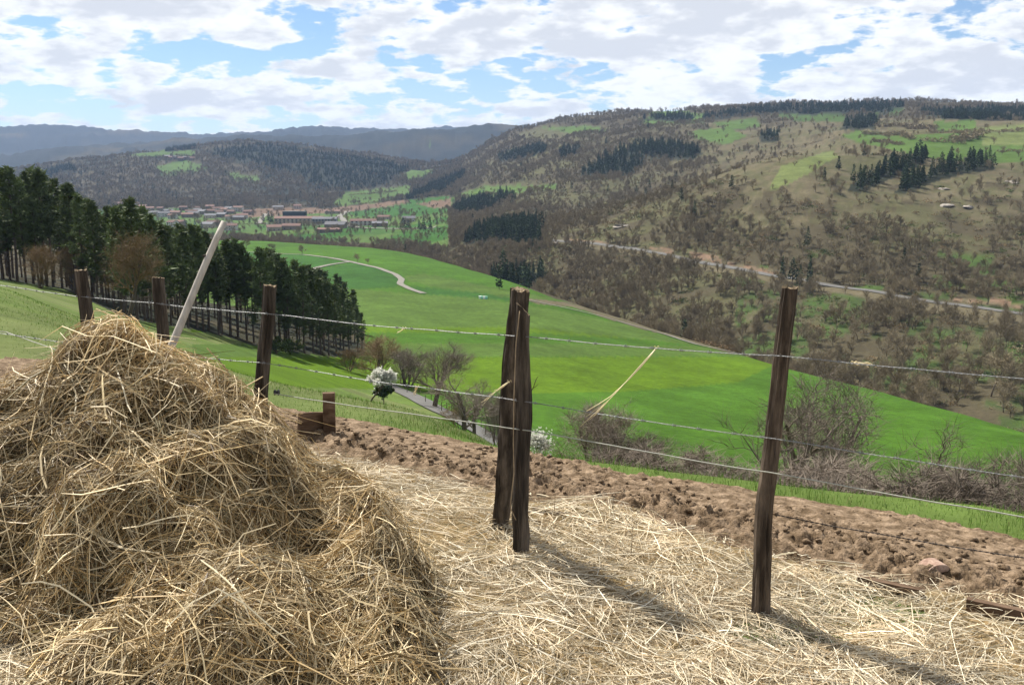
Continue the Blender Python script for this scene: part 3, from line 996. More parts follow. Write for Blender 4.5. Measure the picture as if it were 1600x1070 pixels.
# strands: curved ribbons lying on a surface
def strands(n, sampler, surf, length, width, depth, palette, weights, tilt=0.25, down=0.3, pull=0.55, segs=4, curl=0.5, seed=1, tubes=False, loose=0.4, patch=0.35):
    r = np.random.default_rng(seed)
    x, y = sampler(r, n)
    n = len(x)
    e = 0.02
    z = surf(x, y)
    gx = (surf(x + e, y) - surf(x - e, y)) / (2 * e)
    gy = (surf(x, y + e) - surf(x, y - e)) / (2 * e)
    gx, gy = np.clip(gx, -1.6, 1.6), np.clip(gy, -1.6, 1.6)
    nn = np.stack([-gx, -gy, np.ones(n)], 1)
    nn /= np.linalg.norm(nn, axis=1)[:, None]
    lock = np.pi * 2.2 * fbm(x * 2.6, y * 2.6, 141, 2)
    a = np.where(r.random(n) < loose, r.uniform(0, 2 * np.pi, n), lock + r.normal(0, 0.45, n))
    d = np.stack([np.cos(a), np.sin(a), np.zeros(n)], 1)
    gl = np.sqrt(gx ** 2 + gy ** 2)[:, None]
    d = d - down * np.stack([gx, gy, np.zeros(n)], 1) * r.choice([-1, 1], n)[:, None] * (gl > 0.25)
    d -= nn * (d * nn).sum(1)[:, None]
    d += nn * r.normal(0, tilt, n)[:, None]
    d /= np.linalg.norm(d, axis=1)[:, None] + 1e-9
    w = np.cross(d, nn)
    w /= np.linalg.norm(w, axis=1)[:, None] + 1e-9
    L = length(r, n)
    W = width(r, n)
    off = r.uniform(depth[0], depth[1], n)
    u = np.linspace(-0.5, 0.5, segs + 1)
    c1 = r.normal(0, curl, n) * L
    c2 = r.normal(0, curl * 0.5, n) * L - 0.15 * L
    kink = r.uniform(-0.3, 0.3, n); ks = r.normal(0, 0.35, n) * (r.random(n) < 0.35)
    P = np.stack([x, y, z], 1)[:, None, :] + (nn * off[:, None])[:, None, :] + d[:, None, :] * (u[None, :, None] * L[:, None, None])
    P = P + w[:, None, :] * ((u ** 2)[None, :] * c1[:, None])[..., None] + nn[:, None, :] * ((u ** 2)[None, :] * c2[:, None])[..., None]
    P = P + w[:, None, :] * (np.clip(u[None, :] - kink[:, None], 0, 1) * ks[:, None] * L[:, None] * 1.5)[..., None]
    sz = surf(P[..., 0].ravel(), P[..., 1].ravel()).reshape(P.shape[:2])
    dz = P[..., 2] - sz
    P[..., 2] = sz + dz * (1 - pull) + (off * pull)[:, None] * 1.0
    P[..., 2] = np.maximum(P[..., 2], sz - 0.05)
    col = np.array(palette)[r.choice(len(palette), n, p=np.array(weights) / sum(weights))] * np.exp(r.normal(0, 0.18, n) + patch * fbm(x * 3.1, y * 3.1, 151, 3))[:, None]
    k = segs + 1
    tp = np.ones(k); tp[0] = 0.8; tp[-1] = 0.35
    if tubes:
        ang = np.array([0, 2.1, 4.2])
        rolls = r.uniform(0, 6.28, n)
        A = np.cos(ang[None] + rolls[:, None]); B = np.sin(ang[None] + rolls[:, None])
        off3 = (w[:, None, :] * A[..., None] + nn[:, None, :] * B[..., None])            # n,3,3
        V = P[:, :, None, :] + off3[:, None, :, :] * (W[:, None, None, None] * 0.5 * tp[None, :, None, None])
        V = V.reshape(-1, 3)
        base = (np.arange(n) * k * 3)[:, None, None]
        i = np.arange(segs)[None, :, None] * 3
        j = np.arange(3)[None, None, :]
        jj = (j + 1) % 3
        F = np.stack([base + i + j, base + i + jj, base + i + 3 + jj, base + i + 3 + j], -1).reshape(-1, 4)
        return V, F, np.repeat(col, k * 3, axis=0)
    roll = r.uniform(-1.2, 1.2, n)
    wd = w * np.cos(roll)[:, None] + nn * np.sin(roll)[:, None]
    H = wd[:, None, :] * (W[:, None] * 0.5 * tp[None, :])[..., None]
    V = np.stack([P - H, P + H], 2).reshape(-1, 3)
    base = (np.arange(n) * k * 2)[:, None]
    i = np.arange(segs)[None, :] * 2
    F = np.stack([base + i, base + i + 1, base + i + 3, base + i + 2], -1).reshape(-1, 4)
    return V, F, np.repeat(col, k * 2, axis=0)


PALE = [(0.60, 0.51, 0.355), (0.48, 0.375, 0.235), (0.70, 0.63, 0.48), (0.30, 0.215, 0.115), (0.39, 0.335, 0.225)]
HAY = [(0.40, 0.275, 0.120), (0.22, 0.150, 0.064), (0.62, 0.50, 0.30), (0.105, 0.064, 0.028), (0.22, 0.185, 0.098)]


def samp_ground(r, n):
    t = r.uniform(-0.72, 0.72, n * 3)
    Y = np.exp(r.uniform(math.log(2.0), math.log(7.6), n * 3))
    x, y = t * Y, Y
    q = q_of(x, y) + 0.12 * fbm(x * 2.5, y * 2.5, 33, 3)
    keep = (q < 0.70) & (heap_height(x, y) < 0.12)
    keep &= r.random(len(x)) < np.clip(0.75 + 1.1 * fbm(x * 1.7, y * 1.7, 171, 3), 0.25, 1)
    keep &= r.random(len(x)) < np.where(q > 0.45, np.clip((0.72 - q) / 0.27, 0, 1) ** 0.7, 1)
    i = np.where(keep)[0][:n]
    return x[i], y[i]


def samp_heap(r, n):
    t = r.uniform(-0.78, 0.0, n * 6)
    Y = np.exp(r.uniform(math.log(2.1), math.log(5.4), n * 6))
    x, y = t * Y, Y
    keep = (heap_height(x, y) > 0.04) & ((y < 4.5) | (r.random(len(x)) < 0.25))
    i = np.where(keep)[0][:n]
    return x[i], y[i]


ln = lambda m, s: (lambda r, n: m * np.exp(r.normal(0, s, n)))
litter_V = []
V1 = strands(52000, samp_ground, yard_height, ln(0.12, 0.55), ln(0.0021, 0.4), (-0.02, 0.022), PALE, [5, 3.2, 3, 1.4, 1.6], tilt=0.14, pull=0.78, curl=0.3, seed=2)
V2 = strands(5500, samp_ground, yard_height, ln(0.22, 0.5), ln(0.0024, 0.35), (0.0, 0.03), PALE, [5, 2, 4, 0.7, 0.5], tilt=0.12, pull=0.72, curl=0.17, seed=3, tubes=True)
V3 = strands(30000, samp_ground, yard_height, ln(0.035, 0.5), ln(0.0030, 0.4), (-0.012, 0.015), PALE, [4, 4, 2, 3, 3], tilt=0.25, pull=0.85, curl=0.3, seed=4, segs=2, loose=0.9)


def combine(name, sets, m):
    n, Vs, Fs, Cs = 0, [], [], []
    for V, F, c in sets:
        Vs.append(V); Fs.append(F + n); Cs.append(c); n += len(V)
    return mesh_np(name, np.vstack(Vs), np.vstack(Fs), [m], None, False, np.vstack(Cs))


tag(link('straw_litter', combine('straw_litter', [V1, V2, V3], M['straw'])), 'pale loose straw strewn thickly over the yard floor', 'straw', kind='stuff')

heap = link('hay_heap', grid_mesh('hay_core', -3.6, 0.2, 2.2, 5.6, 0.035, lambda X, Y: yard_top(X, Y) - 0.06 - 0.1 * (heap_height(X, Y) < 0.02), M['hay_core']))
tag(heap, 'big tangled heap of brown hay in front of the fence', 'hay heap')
H1 = strands(58000, samp_heap, yard_top, ln(0.12, 0.55), ln(0.0022, 0.45), (-0.085, 0.03), HAY, [4.5, 4.5, 1.3, 4, 2], tilt=0.32, down=0.8, pull=0.5, curl=0.6, seed=5, loose=0.3, patch=0.7)
H2 = strands(9000, samp_heap, yard_top, ln(0.23, 0.45), ln(0.0029, 0.4), (-0.01, 0.05), HAY, [3, 0.8, 8, 0.4, 0.8], tilt=0.30, down=0.9, pull=0.5, curl=0.3, seed=6, tubes=True, loose=0.45, patch=0.5)  # lit strands coloured pale here, shaded ones dark in the set above
H3 = strands(26000, samp_heap, yard_top, ln(0.04, 0.5), ln(0.0028, 0.4), (-0.05, 0.02), HAY, [4, 4, 2, 4, 3], tilt=0.5, down=0.4, pull=0.6, curl=0.5, seed=9, segs=2, loose=0.9, patch=0.6)
tag(link('loose_hay', combine('loose_hay', [H1, H2, H3], M['straw']), heap), kind='stuff')
# the longest, palest stalks lie on top one by one
for i in range(150):
    V, F, c = strands(1, samp_heap, yard_top, ln(0.36, 0.3), ln(0.0052, 0.2), (0.02, 0.06), [(0.72, 0.58, 0.33), (0.62, 0.47, 0.25), (0.78, 0.68, 0.46)], [3, 2, 2], tilt=0.2, down=0.9, pull=0.4, curl=0.3, seed=1000 + i, tubes=True, segs=5)
    if len(V):
        link('hay_stalk', mesh_np('hay_stalk', V, F, [M['straw']], None, False, c), heap)

# ------------------------------------------------------------------ grass
def grass_blades():
    r = np.random.default_rng(12)
    n = 90000
    t = r.uniform(-0.75, 0.75, n)
    Y = np.exp(r.uniform(math.log(4.2), math.log(34), n))
    x, y = t * Y, Y
    q, s = q_of(x, y), s_of(x, y)
    edge = np.interp(s, EDGE_S, EDGE_Q) + 0.10 * fbm(s * 2.3, q * 2.0, 18, 3) * -0.7
    keep = (q > edge - 0.06) & (r.random(n) < np.interp(Y, [5, 8, 34], [1, 1, 0.55]))
    x, y, Y = x[keep], y[keep], Y[keep]
    n = len(x)
    jf = (x / y + T_MAX) / (2 * T_MAX) * (NT - 1)
    j = jf.astype(int)
    z = np.empty(n)
    order = np.argsort(j)
    for jj in np.unique(j):
        m = j == jj
        z[m] = np.interp(y[m], YG[:, jj], ZG[:, jj])
    tall = np.clip(0.5 + 0.9 * fbm(x * 1.3, y * 1.3, 71, 3), 0.15, 1.4)
    h = (0.022 + 0.05 * tall) * np.exp(r.normal(0, 0.3, n)) * np.interp(Y, [5, 7, 10, 34], [0.85, 0.8, 0.5, 0.7])
    w = 0.0028 * np.clip(Y / 5, 1, 6) ** 0.9 * np.exp(r.normal(0, 0.2, n))
    a = r.uniform(0, 6.28, n)
    l = r.normal(0.35, 0.3, n) * h
    da = np.stack([np.cos(a), np.sin(a), np.zeros(n)], 1)
    b_ = r.uniform(0, 6.28, n)
    wd = np.stack([np.cos(b_), np.sin(b_), np.zeros(n)], 1) * w[:, None] * 0.5
    p0 = np.stack([x, y, z - 0.01], 1)
    p1 = p0 + da * (l * 0.35)[:, None] + np.array([0, 0, 1]) * (h * 0.6)[:, None]
    p2 = p0 + da * l[:, None] + np.array([0, 0, 1]) * h[:, None]
    V = np.stack([p0 - wd, p0 + wd, p1 + wd * 0.75, p1 - wd * 0.75, p2], 1).reshape(-1, 3)
    k = np.arange(n)[:, None] * 5
    col = np.array([(0.085, 0.155, 0.024), (0.062, 0.125, 0.018), (0.125, 0.165, 0.04), (0.19, 0.165, 0.075)])[r.choice(4, n, p=[.45, .3, .2, .05])] * np.exp(r.normal(0, .15, n))[:, None]
    me = mesh_np('grass', V, [k + np.array([[0, 1, 2, 3]]), k + np.array([[3, 2, 4]])], [M['grass']], [0, 0], False, np.repeat(col, 5, axis=0))
    tag(link('grass', me), 'bright green grass edging the soil bed and meadow', 'grass', kind='stuff')


grass_blades()

# ------------------------------------------------------------------ fence
def post_mesh(name, base, top, r0, r1, seed, m, rows=64, sides=30, slant=0.0, bend=0.0, flatness=1.0):
    r = np.random.default_rng(seed)
    base, top = np.array(base), np.array(top)
    u = np.linspace(0, 1, rows)
    L = np.linalg.norm(top - base)
    ax = (top - base) / L
    ex = np.cross(ax, (0, 1, 0)); ex /= np.linalg.norm(ex)
    ey = np.cross(ax, ex)
    a = np.linspace(0, 2 * np.pi, sides, endpoint=False)
    A, U = np.meshgrid(a, u)
    ca, sa = np.cos(A), np.sin(A)
    rad = (r0 + (r1 - r0) * U) * (1 + 0.24 * fbm(ca * 1.5 + 5 + seed, sa * 1.5 + U * 2.2, seed, 3) + 0.20 * fbm(ca * 4 + seed, sa * 4 + U * L * 1.2, seed + 3, 3) - 0.22 * np.clip(1 - np.abs(fbm(ca * 2.6 + 2 * seed, sa * 2.6 + U * L * 0.5, seed + 13, 3)) * 9, 0, 1) + 0.05 * fbm(ca * 9, sa * 9 + U * L * 14, seed + 9, 2))
    cx = bend * np.sin(U * np.pi) + 0.013 * fbm(U * 3.2, U * 0 + seed, seed + 20, 3)
    cl = U * L + slant * ca * rad * smooth(0.9, 1.0, U) + 0.010 * fbm(ca * 5, sa * 5, seed + 30, 2) * smooth(0.95, 1.0, U)
    P = base + ax * cl[..., None] + ex * (rad * ca + cx)[..., None] + ey * (rad * sa * flatness)[..., None]
    V = P.reshape(-1, 3)
    n = rows
    i = np.arange(n - 1)[:, None] * sides
    j = np.arange(sides)[None, :]
    k = (j + 1) % sides
    Q = np.stack([i + j, i + k, i + sides + k, i + sides + j], -1).reshape(-1, 4)
    rim = P[-1]
    inner = rim.mean(0) + (rim - rim.mean(0)) * 0.55 + ax * RNG.normal(-0.004, 0.004, (sides, 1))
    V = np.vstack([V, inner, rim.mean(0) + ax * -0.004])
    o = n * sides
    jj = np.arange(sides); kk = (jj + 1) % sides
    Q2 = np.stack([(n - 1) * sides + jj, (n - 1) * sides + kk, o + kk, o + jj], 1)
    T2 = np.stack([o + jj, o + kk, np.full(sides, o + sides)], 1)
    org = base
    me = mesh_np(name, V - org, [Q, Q2, T2], [m, M['cut']], [0, 1, 1], False)
    ob = link(name, me, None, org)
    return ob


def yard_point(px, py):
    return hit_near(px, py, yard_height)


def plus(v, z):
    return (v[0], v[1], v[2] + z)


POSTS = []
b0 = yard_point(1190, 958)
t0 = at(1233, 450, b0.y + 0.02)
tag(post_mesh('fence_post', plus(b0, -0.06), t0, 0.034, 0.026, 3, M['post_red'], bend=0.018), 'slender ruddy fence post standing alone, farthest to the right', 'fence post', 'wooden fence posts')
b1 = yard_point(815, 862)
t1 = at(819, 482, b1.y)
tag(post_mesh('fence_post', plus(b1, -0.06), t1, 0.036, 0.030, 4, M['post'], slant=0.9, flatness=0.8), 'shorter split front post of the central pair, with a long shadow', 'fence post', 'wooden fence posts')
b2 = yard_point(780, 830)
b2.y += 0.10
t2 = at(813, 452, b1.y + 0.09)
tag(post_mesh('fence_post', plus(at(780, 826, b2.y), -0.06), t2, 0.036, 0.040, 6, M['post'], flatness=0.8), 'taller thick rear post of the central pair, with a flat pale top', 'fence post', 'wooden fence posts')
Y3, Y4, Y5 = 4.82, 5.28, 5.67
for px0, py0, px1, py1, Y, ra, rb, sd, lab in ((408, 700, 421, 446, Y3, 0.037, 0.030, 8, 'weathered fence post with a rounded top rising behind the right flank of the hay heap'),
                                              (262, 640, 249, 434, Y4, 0.038, 0.033, 10, 'dark fence post behind the hay heap, beside the pale leaning pole'),
                                              (147, 620, 127, 422, Y5, 0.040, 0.035, 12, 'dark square-topped fence post right behind the peak of the hay heap')):
    p0 = np.array(at(px0, py0, Y)); p1 = np.array(at(px1, py1, Y))
    d = (p0 - p1) / (p1[2] - p0[2])
    p0 = p1 + d * (p1[2] - (float(z_near(p0[0], p0[1])) - 0.08))
    tag(post_mesh('fence_post', tuple(p0), tuple(p1), ra, rb, sd, M['post'], bend=0.01 if px1 == 421 else 0.0), lab, 'fence post', 'wooden fence posts')

# pale pole leaning out of the hay
pt, pb = np.array(at(354, 347, 5.0)), np.array(at(270, 530, 4.75))
pb = pt + (pb - pt) * 1.9
u = np.linspace(0, 1, 14)[:, None]
P = pb + (pt - pb) * u
P[:, 0] += 0.012 * np.sin(u[:, 0] * 5)
pole_b = Buf().tube(P - pb, np.interp(u[:, 0], [0, 1], [0.022, 0.0155]), 12)
pole = link('leaning_pole', pole_b.mesh('leaning_pole', [M['pole']], True), None, pb)
tag(pole, 'pale barkless pole leaning out from behind the hay heap', 'pole')
kb = Buf()
V, Q = blob(3, 8, 0.8)
kb.add(V * 0.009 + (P[11] - pb) + (-0.018, -0.012, 0), Q)
link('knot', kb.mesh('knot', [M['post']], True), pole)

# wires
barb_b = Buf()
for k_, a in enumerate((0.3, 2.2)):
    d = np.array([0.25 * (1 if k_ else -1), math.cos(a), math.sin(a)])
    d /= np.linalg.norm(d)
    o_ = np.array([0.004 * (1 if k_ else -1), 0, 0])
    barb_b.tube([o_ - d * 0.013, o_ + d * 0.013], [0.0007, 0.0007], 3)
    c = np.linspace(0, 4 * np.pi, 13)
    barb_b.tube(np.stack([o_[0] + c * 0.0004, 0.0034 * np.cos(c), 0.0034 * np.sin(c)], 1), 0.0011, 3)
BARB = {k: barb_b.mesh('barb_' + k, [M[k]], False) for k in ('wire', 'wire_dark')}


def wire(name, pts, label, m='wire', twist=True, barbs=0.115, sag=0.012, rad=0.0011, off=0.0):
    """pts: (px, py, Y) along the wire"""
    K = [np.array(at(*p)) for p in pts]
    seq = []
    for a, b_ in zip(K[:-1], K[1:]):
        n = max(int(np.linalg.norm(b_ - a) / 0.006), 3)
        u = np.linspace(0, 1, n, endpoint=False)[:, None]
        q = a + (b_ - a) * u
        q[:, 2] -= sag * (4 * u[:, 0] * (1 - u[:, 0])) * np.linalg.norm(b_ - a)
        seq.append(q)
    C0 = np.vstack(seq + [K[-1][None]])
    s = np.concatenate([[0], np.cumsum(np.linalg.norm(np.diff(C0, axis=0), axis=1))])
    C0 = C0 + np.stack([0 * s, 0.002 * fbm(s * 4, s * 0 + 1, 5, 2), 0.004 * fbm(s * 3, s * 0, 6, 3)], 1)
    org = C0[0].copy()
    bf = Buf()
    T = np.gradient(C0, axis=0); T /= np.linalg.norm(T, axis=1)[:, None]
    U = np.cross(T, (0, 0, 1.0)); U /= np.linalg.norm(U, axis=1)[:, None]
    W = np.cross(U, T)
    if twist:
        for ph in (0, np.pi):
            a = s / 0.034 * 2 * np.pi + ph
            bf.tube(C0 - org + U * (0.0014 * np.cos(a))[:, None] + W * (0.0014 * np.sin(a))[:, None], rad, 4, False)
    else:
        bf.tube(C0 - org, rad, 6, False)
    o = link(name, bf.mesh(name, [M[m]], True), None, org)
    tag(o, label, 'wire', 'fence wires')
    if barbs:
        for d in np.arange(0.05, s[-1], barbs):
            i = int(np.searchsorted(s, d + RNG.normal(0, 0.008)))
            i = min(max(i, 1), len(s) - 2)
            c = link('barb', BARB[m], o, C0[i] - org)
            tv = Vector(T[i])
            c.rotation_mode = 'QUATERNION'
            c.rotation_quaternion = tv.to_track_quat('X', 'Z') @ Vector((1, 0, 0)).rotation_difference(Vector((1, 0, 0)))
    return o, C0


YB = b1.y - 0.04
YR = b0.y - 0.035
YE = 2.80
wt, WT = wire('barbed_wire', [(-120, 430, 6.3), (10, 447, 6.15), (132, 464, Y5 - .05), (250, 474, Y4 - .05), (416, 490, Y3 - .05), (790, 524, YB + 0.1), (828, 527, YB), (1222, 557, YR), (1720, 600, YE)], 'topmost barbed wire, strung across all the posts', sag=0.006)
wm, WM = wire('barbed_wire', [(-120, 505, 6.3), (10, 522, 6.15), (140, 540, Y5 - .05), (255, 552, Y4 - .05), (412, 567, Y3 - .05), (785, 622, YB + 0.1), (828, 629, YB), (1210, 686, YR), (1720, 762, YE)], 'second barbed wire, just under the topmost one', sag=0.005)
wire('fence_rope', [(428, 614, Y3 - .06), (780, 666, YB + 0.08), (828, 673, YB), (1200, 737, YR), (1720, 828, YE)], 'smooth pale plain wire running below the barbed ones', 'rope', False, 0, 0.004, 0.0023)
wire('fence_rope', [(-120, 498, 6.35), (10, 519, 6.2), (90, 547, 5.7), (150, 566, 5.5)], 'pale plain wire vanishing behind the left flank of the heap', 'rope', False, 0, 0.004, 0.0028)
wire('barbed_wire', [(1212, 803, YR), (1400, 838, 3.15), (1600, 872, 2.92), (1720, 895, 2.8)], 'dark rusty lowest barbed wire in front of the soil', 'wire_dark', True, 0.12, 0.004, 0.0014)
# staples that hold the wires on the posts
stb = Buf()
c = np.linspace(0, np.pi, 8)
stb.tube(np.stack([0 * c, -0.006 * np.sin(c) + 0.004, 0.007 * np.cos(c)], 1), 0.0013, 5)
STAPLE = stb.mesh('staple', [M['wire_dark']], True)
for po in [o for o in COL.objects if o.name.startswith('fence_post')]:
    vv = np.array([v.co[:] for v in po.data.vertices]) + np.array(po.location)
    for WW in (WT, WM):
        dd = np.linalg.norm(WW[:, None, :2] - vv[None, ::40, :2], axis=2).min(1)
        i = int(np.argmin(dd))
        if dd[i] < 0.09:
            link('staple', STAPLE, po, Vector(WW[i]) - po.location)

# insulator on the weathered post
ib = Buf()
ip = np.array(at(428, 613, Y3 - 0.045))
for i, (r_, h_) in enumerate(((0.012, 0.0), (0.017, 0.008), (0.010, 0.014), (0.017, 0.020), (0.012, 0.028))):
    pass
ib.tube([(0, 0, 0), (0.006, 0, 0), (0.010, 0, 0), (0.016, 0, 0), (0.022, 0, 0), (0.028, 0, 0)], [0.010, 0.016, 0.009, 0.009, 0.016, 0.010], 12)
tag(link('insulator', ib.mesh('insulator', [M['black']], True), None, ip), 'small black insulator holding the plain wire on the weathered post', 'insulator')


# wisps of straw caught on the wires
def wisp(name, px0, py0, px1, py1, Y, n, spread, label, seed, w=0.004):
    r = np.random.default_rng(seed)
    a, b_ = np.array(at(px0, py0, Y)), np.array(at(px1, py1, Y + 0.03))
    bf = Buf()
    Ld = np.linalg.norm(b_ - a)
    for i in range(n):
        u = np.linspace(0, 1, 8)
        end = 1 if i < 2 else r.uniform(0.6, 1.08)
        side = r.normal(0, spread, 3) * Ld * (i > 0)
        P = a + (b_ - a) * (u[:, None] * end) + side * (np.clip(u - 0.68, 0, 1) ** 1.3)[:, None] * 2.2 + r.normal(0, 0.003, 3) * np.sin(u * 6)[:, None] + np.array([0.03, 0, 0.02]) * (np.sin(u * np.pi) * Ld)[:, None]
        bf.tube(P - a, np.linspace(w * 0.5, w * 0.25, 8) * r.uniform(0.6, 1.1), 4)
    for i in range(2):
        c = np.linspace(0, 5, 10)
        bf.tube(np.stack([0.004 * c - 0.01, 0.006 * np.cos(c * 2), 0.006 * np.sin(c * 2)], 1), w * 0.25, 4)
    me = bf.mesh(name, [M['straw']], True)
    at_ = me.color_attributes.new('tint', 'FLOAT_COLOR', 'POINT')
    c = np.tile(np.array([0.80, 0.68, 0.42, 1.0], np.float32), (len(me.vertices), 1))
    at_.data.foreach_set('color', c.ravel())
    return tag(link(name, me, None, a), label, 'straw wisp', 'straw wisps caught on the wires')


wisp('straw_wisp', 1026, 543, 922, 655, 3.68, 5, 0.09, 'long straw wisp dangling from the top wire between central and right posts', 5, 0.0045)
wisp('straw_wisp', 796, 596, 752, 628, 4.0, 4, 0.10, 'straw wisp at the second wire against the central pair of posts', 6, 0.003)
wisp('straw_wisp', 1335, 567, 1363, 570, 3.25, 5, 0.25, 'small straw knot on the top wire right of the ruddy post', 7, 0.007)
wisp('straw_wisp', 632, 513, 620, 521, 4.35, 3, 0.2, 'tiny straw scrap on the top wire left of the central pair', 8, 0.005)
wisp('straw_wisp', 652, 604, 646, 616, 4.35, 3, 0.2, 'tiny straw scrap on the second wire left of the central pair', 9, 0.005)
# vertical twine on the central pair
u = np.linspace(0, 1, 20)
K = np.array([tuple(at(px, py, b1.y - 0.045)) for px, py in ((812, 486), (806, 540), (803, 620), (802, 690), (803, 740), (797, 792), (806, 812))])
d = np.linspace(0, len(K) - 1, 40)
P = np.stack([np.interp(d, np.arange(len(K)), K[:, k]) for k in range(3)], 1)
tw = Buf().tube(P - P[0], 0.0022, 5)
tag(link('twine', tw.mesh('twine', [M['cut']], True), None, P[0]), 'thin pale twine running down the central pair of posts', 'twine')
# dead twig on the central pair
tb = Buf()
P = np.array([tuple(at(px, py, b1.y)) for px, py in ((826, 618), (833, 606), (838, 592), (841, 588))])
tb.tube(P - P[0], np.linspace(0.002, 0.001, 4), 4)
P2 = np.array([tuple(at(px, py, b1.y)) for px, py in ((833, 606), (837, 604), (841, 600))])
tb.tube(P2 - P[0], np.linspace(0.0015, 0.0008, 3), 4)
tag(link('dead_twig', tb.mesh('dead_twig', [M['bark']], True), None, P[0]), 'dark dead twig sticking out from the central pair of posts', 'twig')

# boards edging the bed
def board(name, pa, pb, h, th, label, m='plank', rz=0.0):
    a, b_ = np.array(pa), np.array(pb)
    L = np.linalg.norm(b_[:2] - a[:2])
    bf = Buf()
    n = 12
    u = np.linspace(0, L, n)
    pr = np.array([(-th / 2, 0), (th / 2, 0), (th / 2, h), (-th / 2, h)])
    V = np.zeros((n, 4, 3))
    V[:, :, 0] = u[:, None]
    V[:, :, 1] = pr[None, :, 0] + 0.002 * fbm(u * 5, u * 0, 3, 2)[:, None]
    V[:, :, 2] = pr[None, :, 1] + (0.010 * fbm(u * 6 + pa[0], u * 0, 4, 3))[:, None] * (pr[None, :, 1] > 0)
    i = np.arange(n - 1)[:, None] * 4; j = np.arange(4)[None]; k = (j + 1) % 4
    bf.add(V.reshape(-1, 3), np.stack([i + j, i + k, i + 4 + k, i + 4 + j], -1).reshape(-1, 4))
    bf.add(V[0], np.array([[3, 2, 1, 0]])); bf.add(V[-1], np.array([[0, 1, 2, 3]]))
    o = link(name, bf.mesh(name, [M[m]], False), None, a)
    dz = b_[2] - a[2]
    o.rotation_euler = (0, -math.atan2(dz, L), math.atan2(b_[1] - a[1], b_[0] - a[0]))
    return tag(o, label, 'board')


pA, pB = hit_near(466, 690), hit_near(512, 688)
board('edging_board', plus(pA, 0.03), plus(pB, 0.04), 0.145, 0.022, 'short upright brown board beside the stubby stake, edging the bed')
st = hit_near(516, 690)
sb = Buf().box((0, 0, 0.10), (0.066, 0.045, 0.34), 0, 0.2, 0.003)
tag(link('stake', sb.mesh('stake', [M['plank']], False), None, plus(st, 0.04)), 'stubby square brown stake holding the edging board', 'stake')
pA, pB = hit_near(845, 793), hit_near(1000, 830)
board('edging_board', plus(hit_near(832, 800), -0.02), plus(hit_near(880, 812), -0.02), 0.05, 0.02, 'low brown board half buried by straw right of the central posts')
board('edging_board', plus(hit_near(1340, 905), -0.015), plus(hit_near(1445, 925), -0.02), 0.028, 0.03, 'thin low plank end under straw left of the clay fragment')
board('edging_board', plus(hit_near(1510, 946), -0.02), plus(hit_near(1680, 985), -0.02), 0.05, 0.03, 'low plank along the bed, cut by the right picture edge')
# clay fragment: a D-shaped piece standing on its straight edge
cb = Buf()
th = np.linspace(0, np.pi, 15)
pr = np.stack([0.055 * np.cos(th), 0.034 * np.sin(th) ** 0.8], 1)
n = len(pr)
F_ = np.array([(x, -0.035, z) for x, z in pr]); B_ = np.array([(x * 0.95, 0.035, z + 0.004) for x, z in pr])
V = np.vstack([F_, B_, [(0, -0.037, 0)], [(0, 0.037, 0)]])
i = np.arange(n - 1)
cb.add(V, np.stack([i, i + n, i + n + 1, i + 1], 1), np.vstack([np.stack([i, i + 1, np.full(n - 1, 2 * n)], 1), np.stack([i + n + 1, i + n, np.full(n - 1, 2 * n + 1)], 1)]))
cp = hit_near(1458, 903)
tag(link('clay_fragment', cb.mesh('clay_fragment', [M['clay']], False), None, plus(cp, 0.038), 0.25, 0.95), 'rounded pinkish clay piece resting where straw meets soil', 'clay piece')
# a few dry weed stalks standing in the straw
for px, py, hgt, lab in ((986, 868, 0.17, 'thin dry weed stalk standing in the straw below the soil ridge'), (540, 735, 0.13, 'thin dry weed stalk near the stubby stake'), (866, 800, 0.15, 'dry weed stalk just right of the central pair')):
    p = yard_point(px, py)
    wb = Buf()
    wb.tube([(0, 0, -0.02), (0.003, 0, hgt * 0.5), (0.001, 0, hgt)], [0.0018, 0.0014, 0.0008], 5)
    for k_ in range(4):
        s_ = 1 if k_ % 2 else -1
        z0 = hgt * (0.55 + 0.11 * k_)
        wb.tube([(0.002, 0, z0), (0.02 * s_, 0.004, z0 + 0.022), (0.026 * s_, 0.006, z0 + 0.045)], [0.0012, 0.0009, 0.0006], 4)
    tag(link('weed_stalk', wb.mesh('weed_stalk', [M['cut']], True), None, p), lab, 'weed')

# ------------------------------------------------------------------ trees
def rot_about(v, ax, a):
    return v * math.cos(a) + np.cross(ax, v) * math.sin(a) + ax * np.dot(ax, v) * (1 - math.cos(a))


def unit(v):
    return v / (np.linalg.norm(v) + 1e-9)


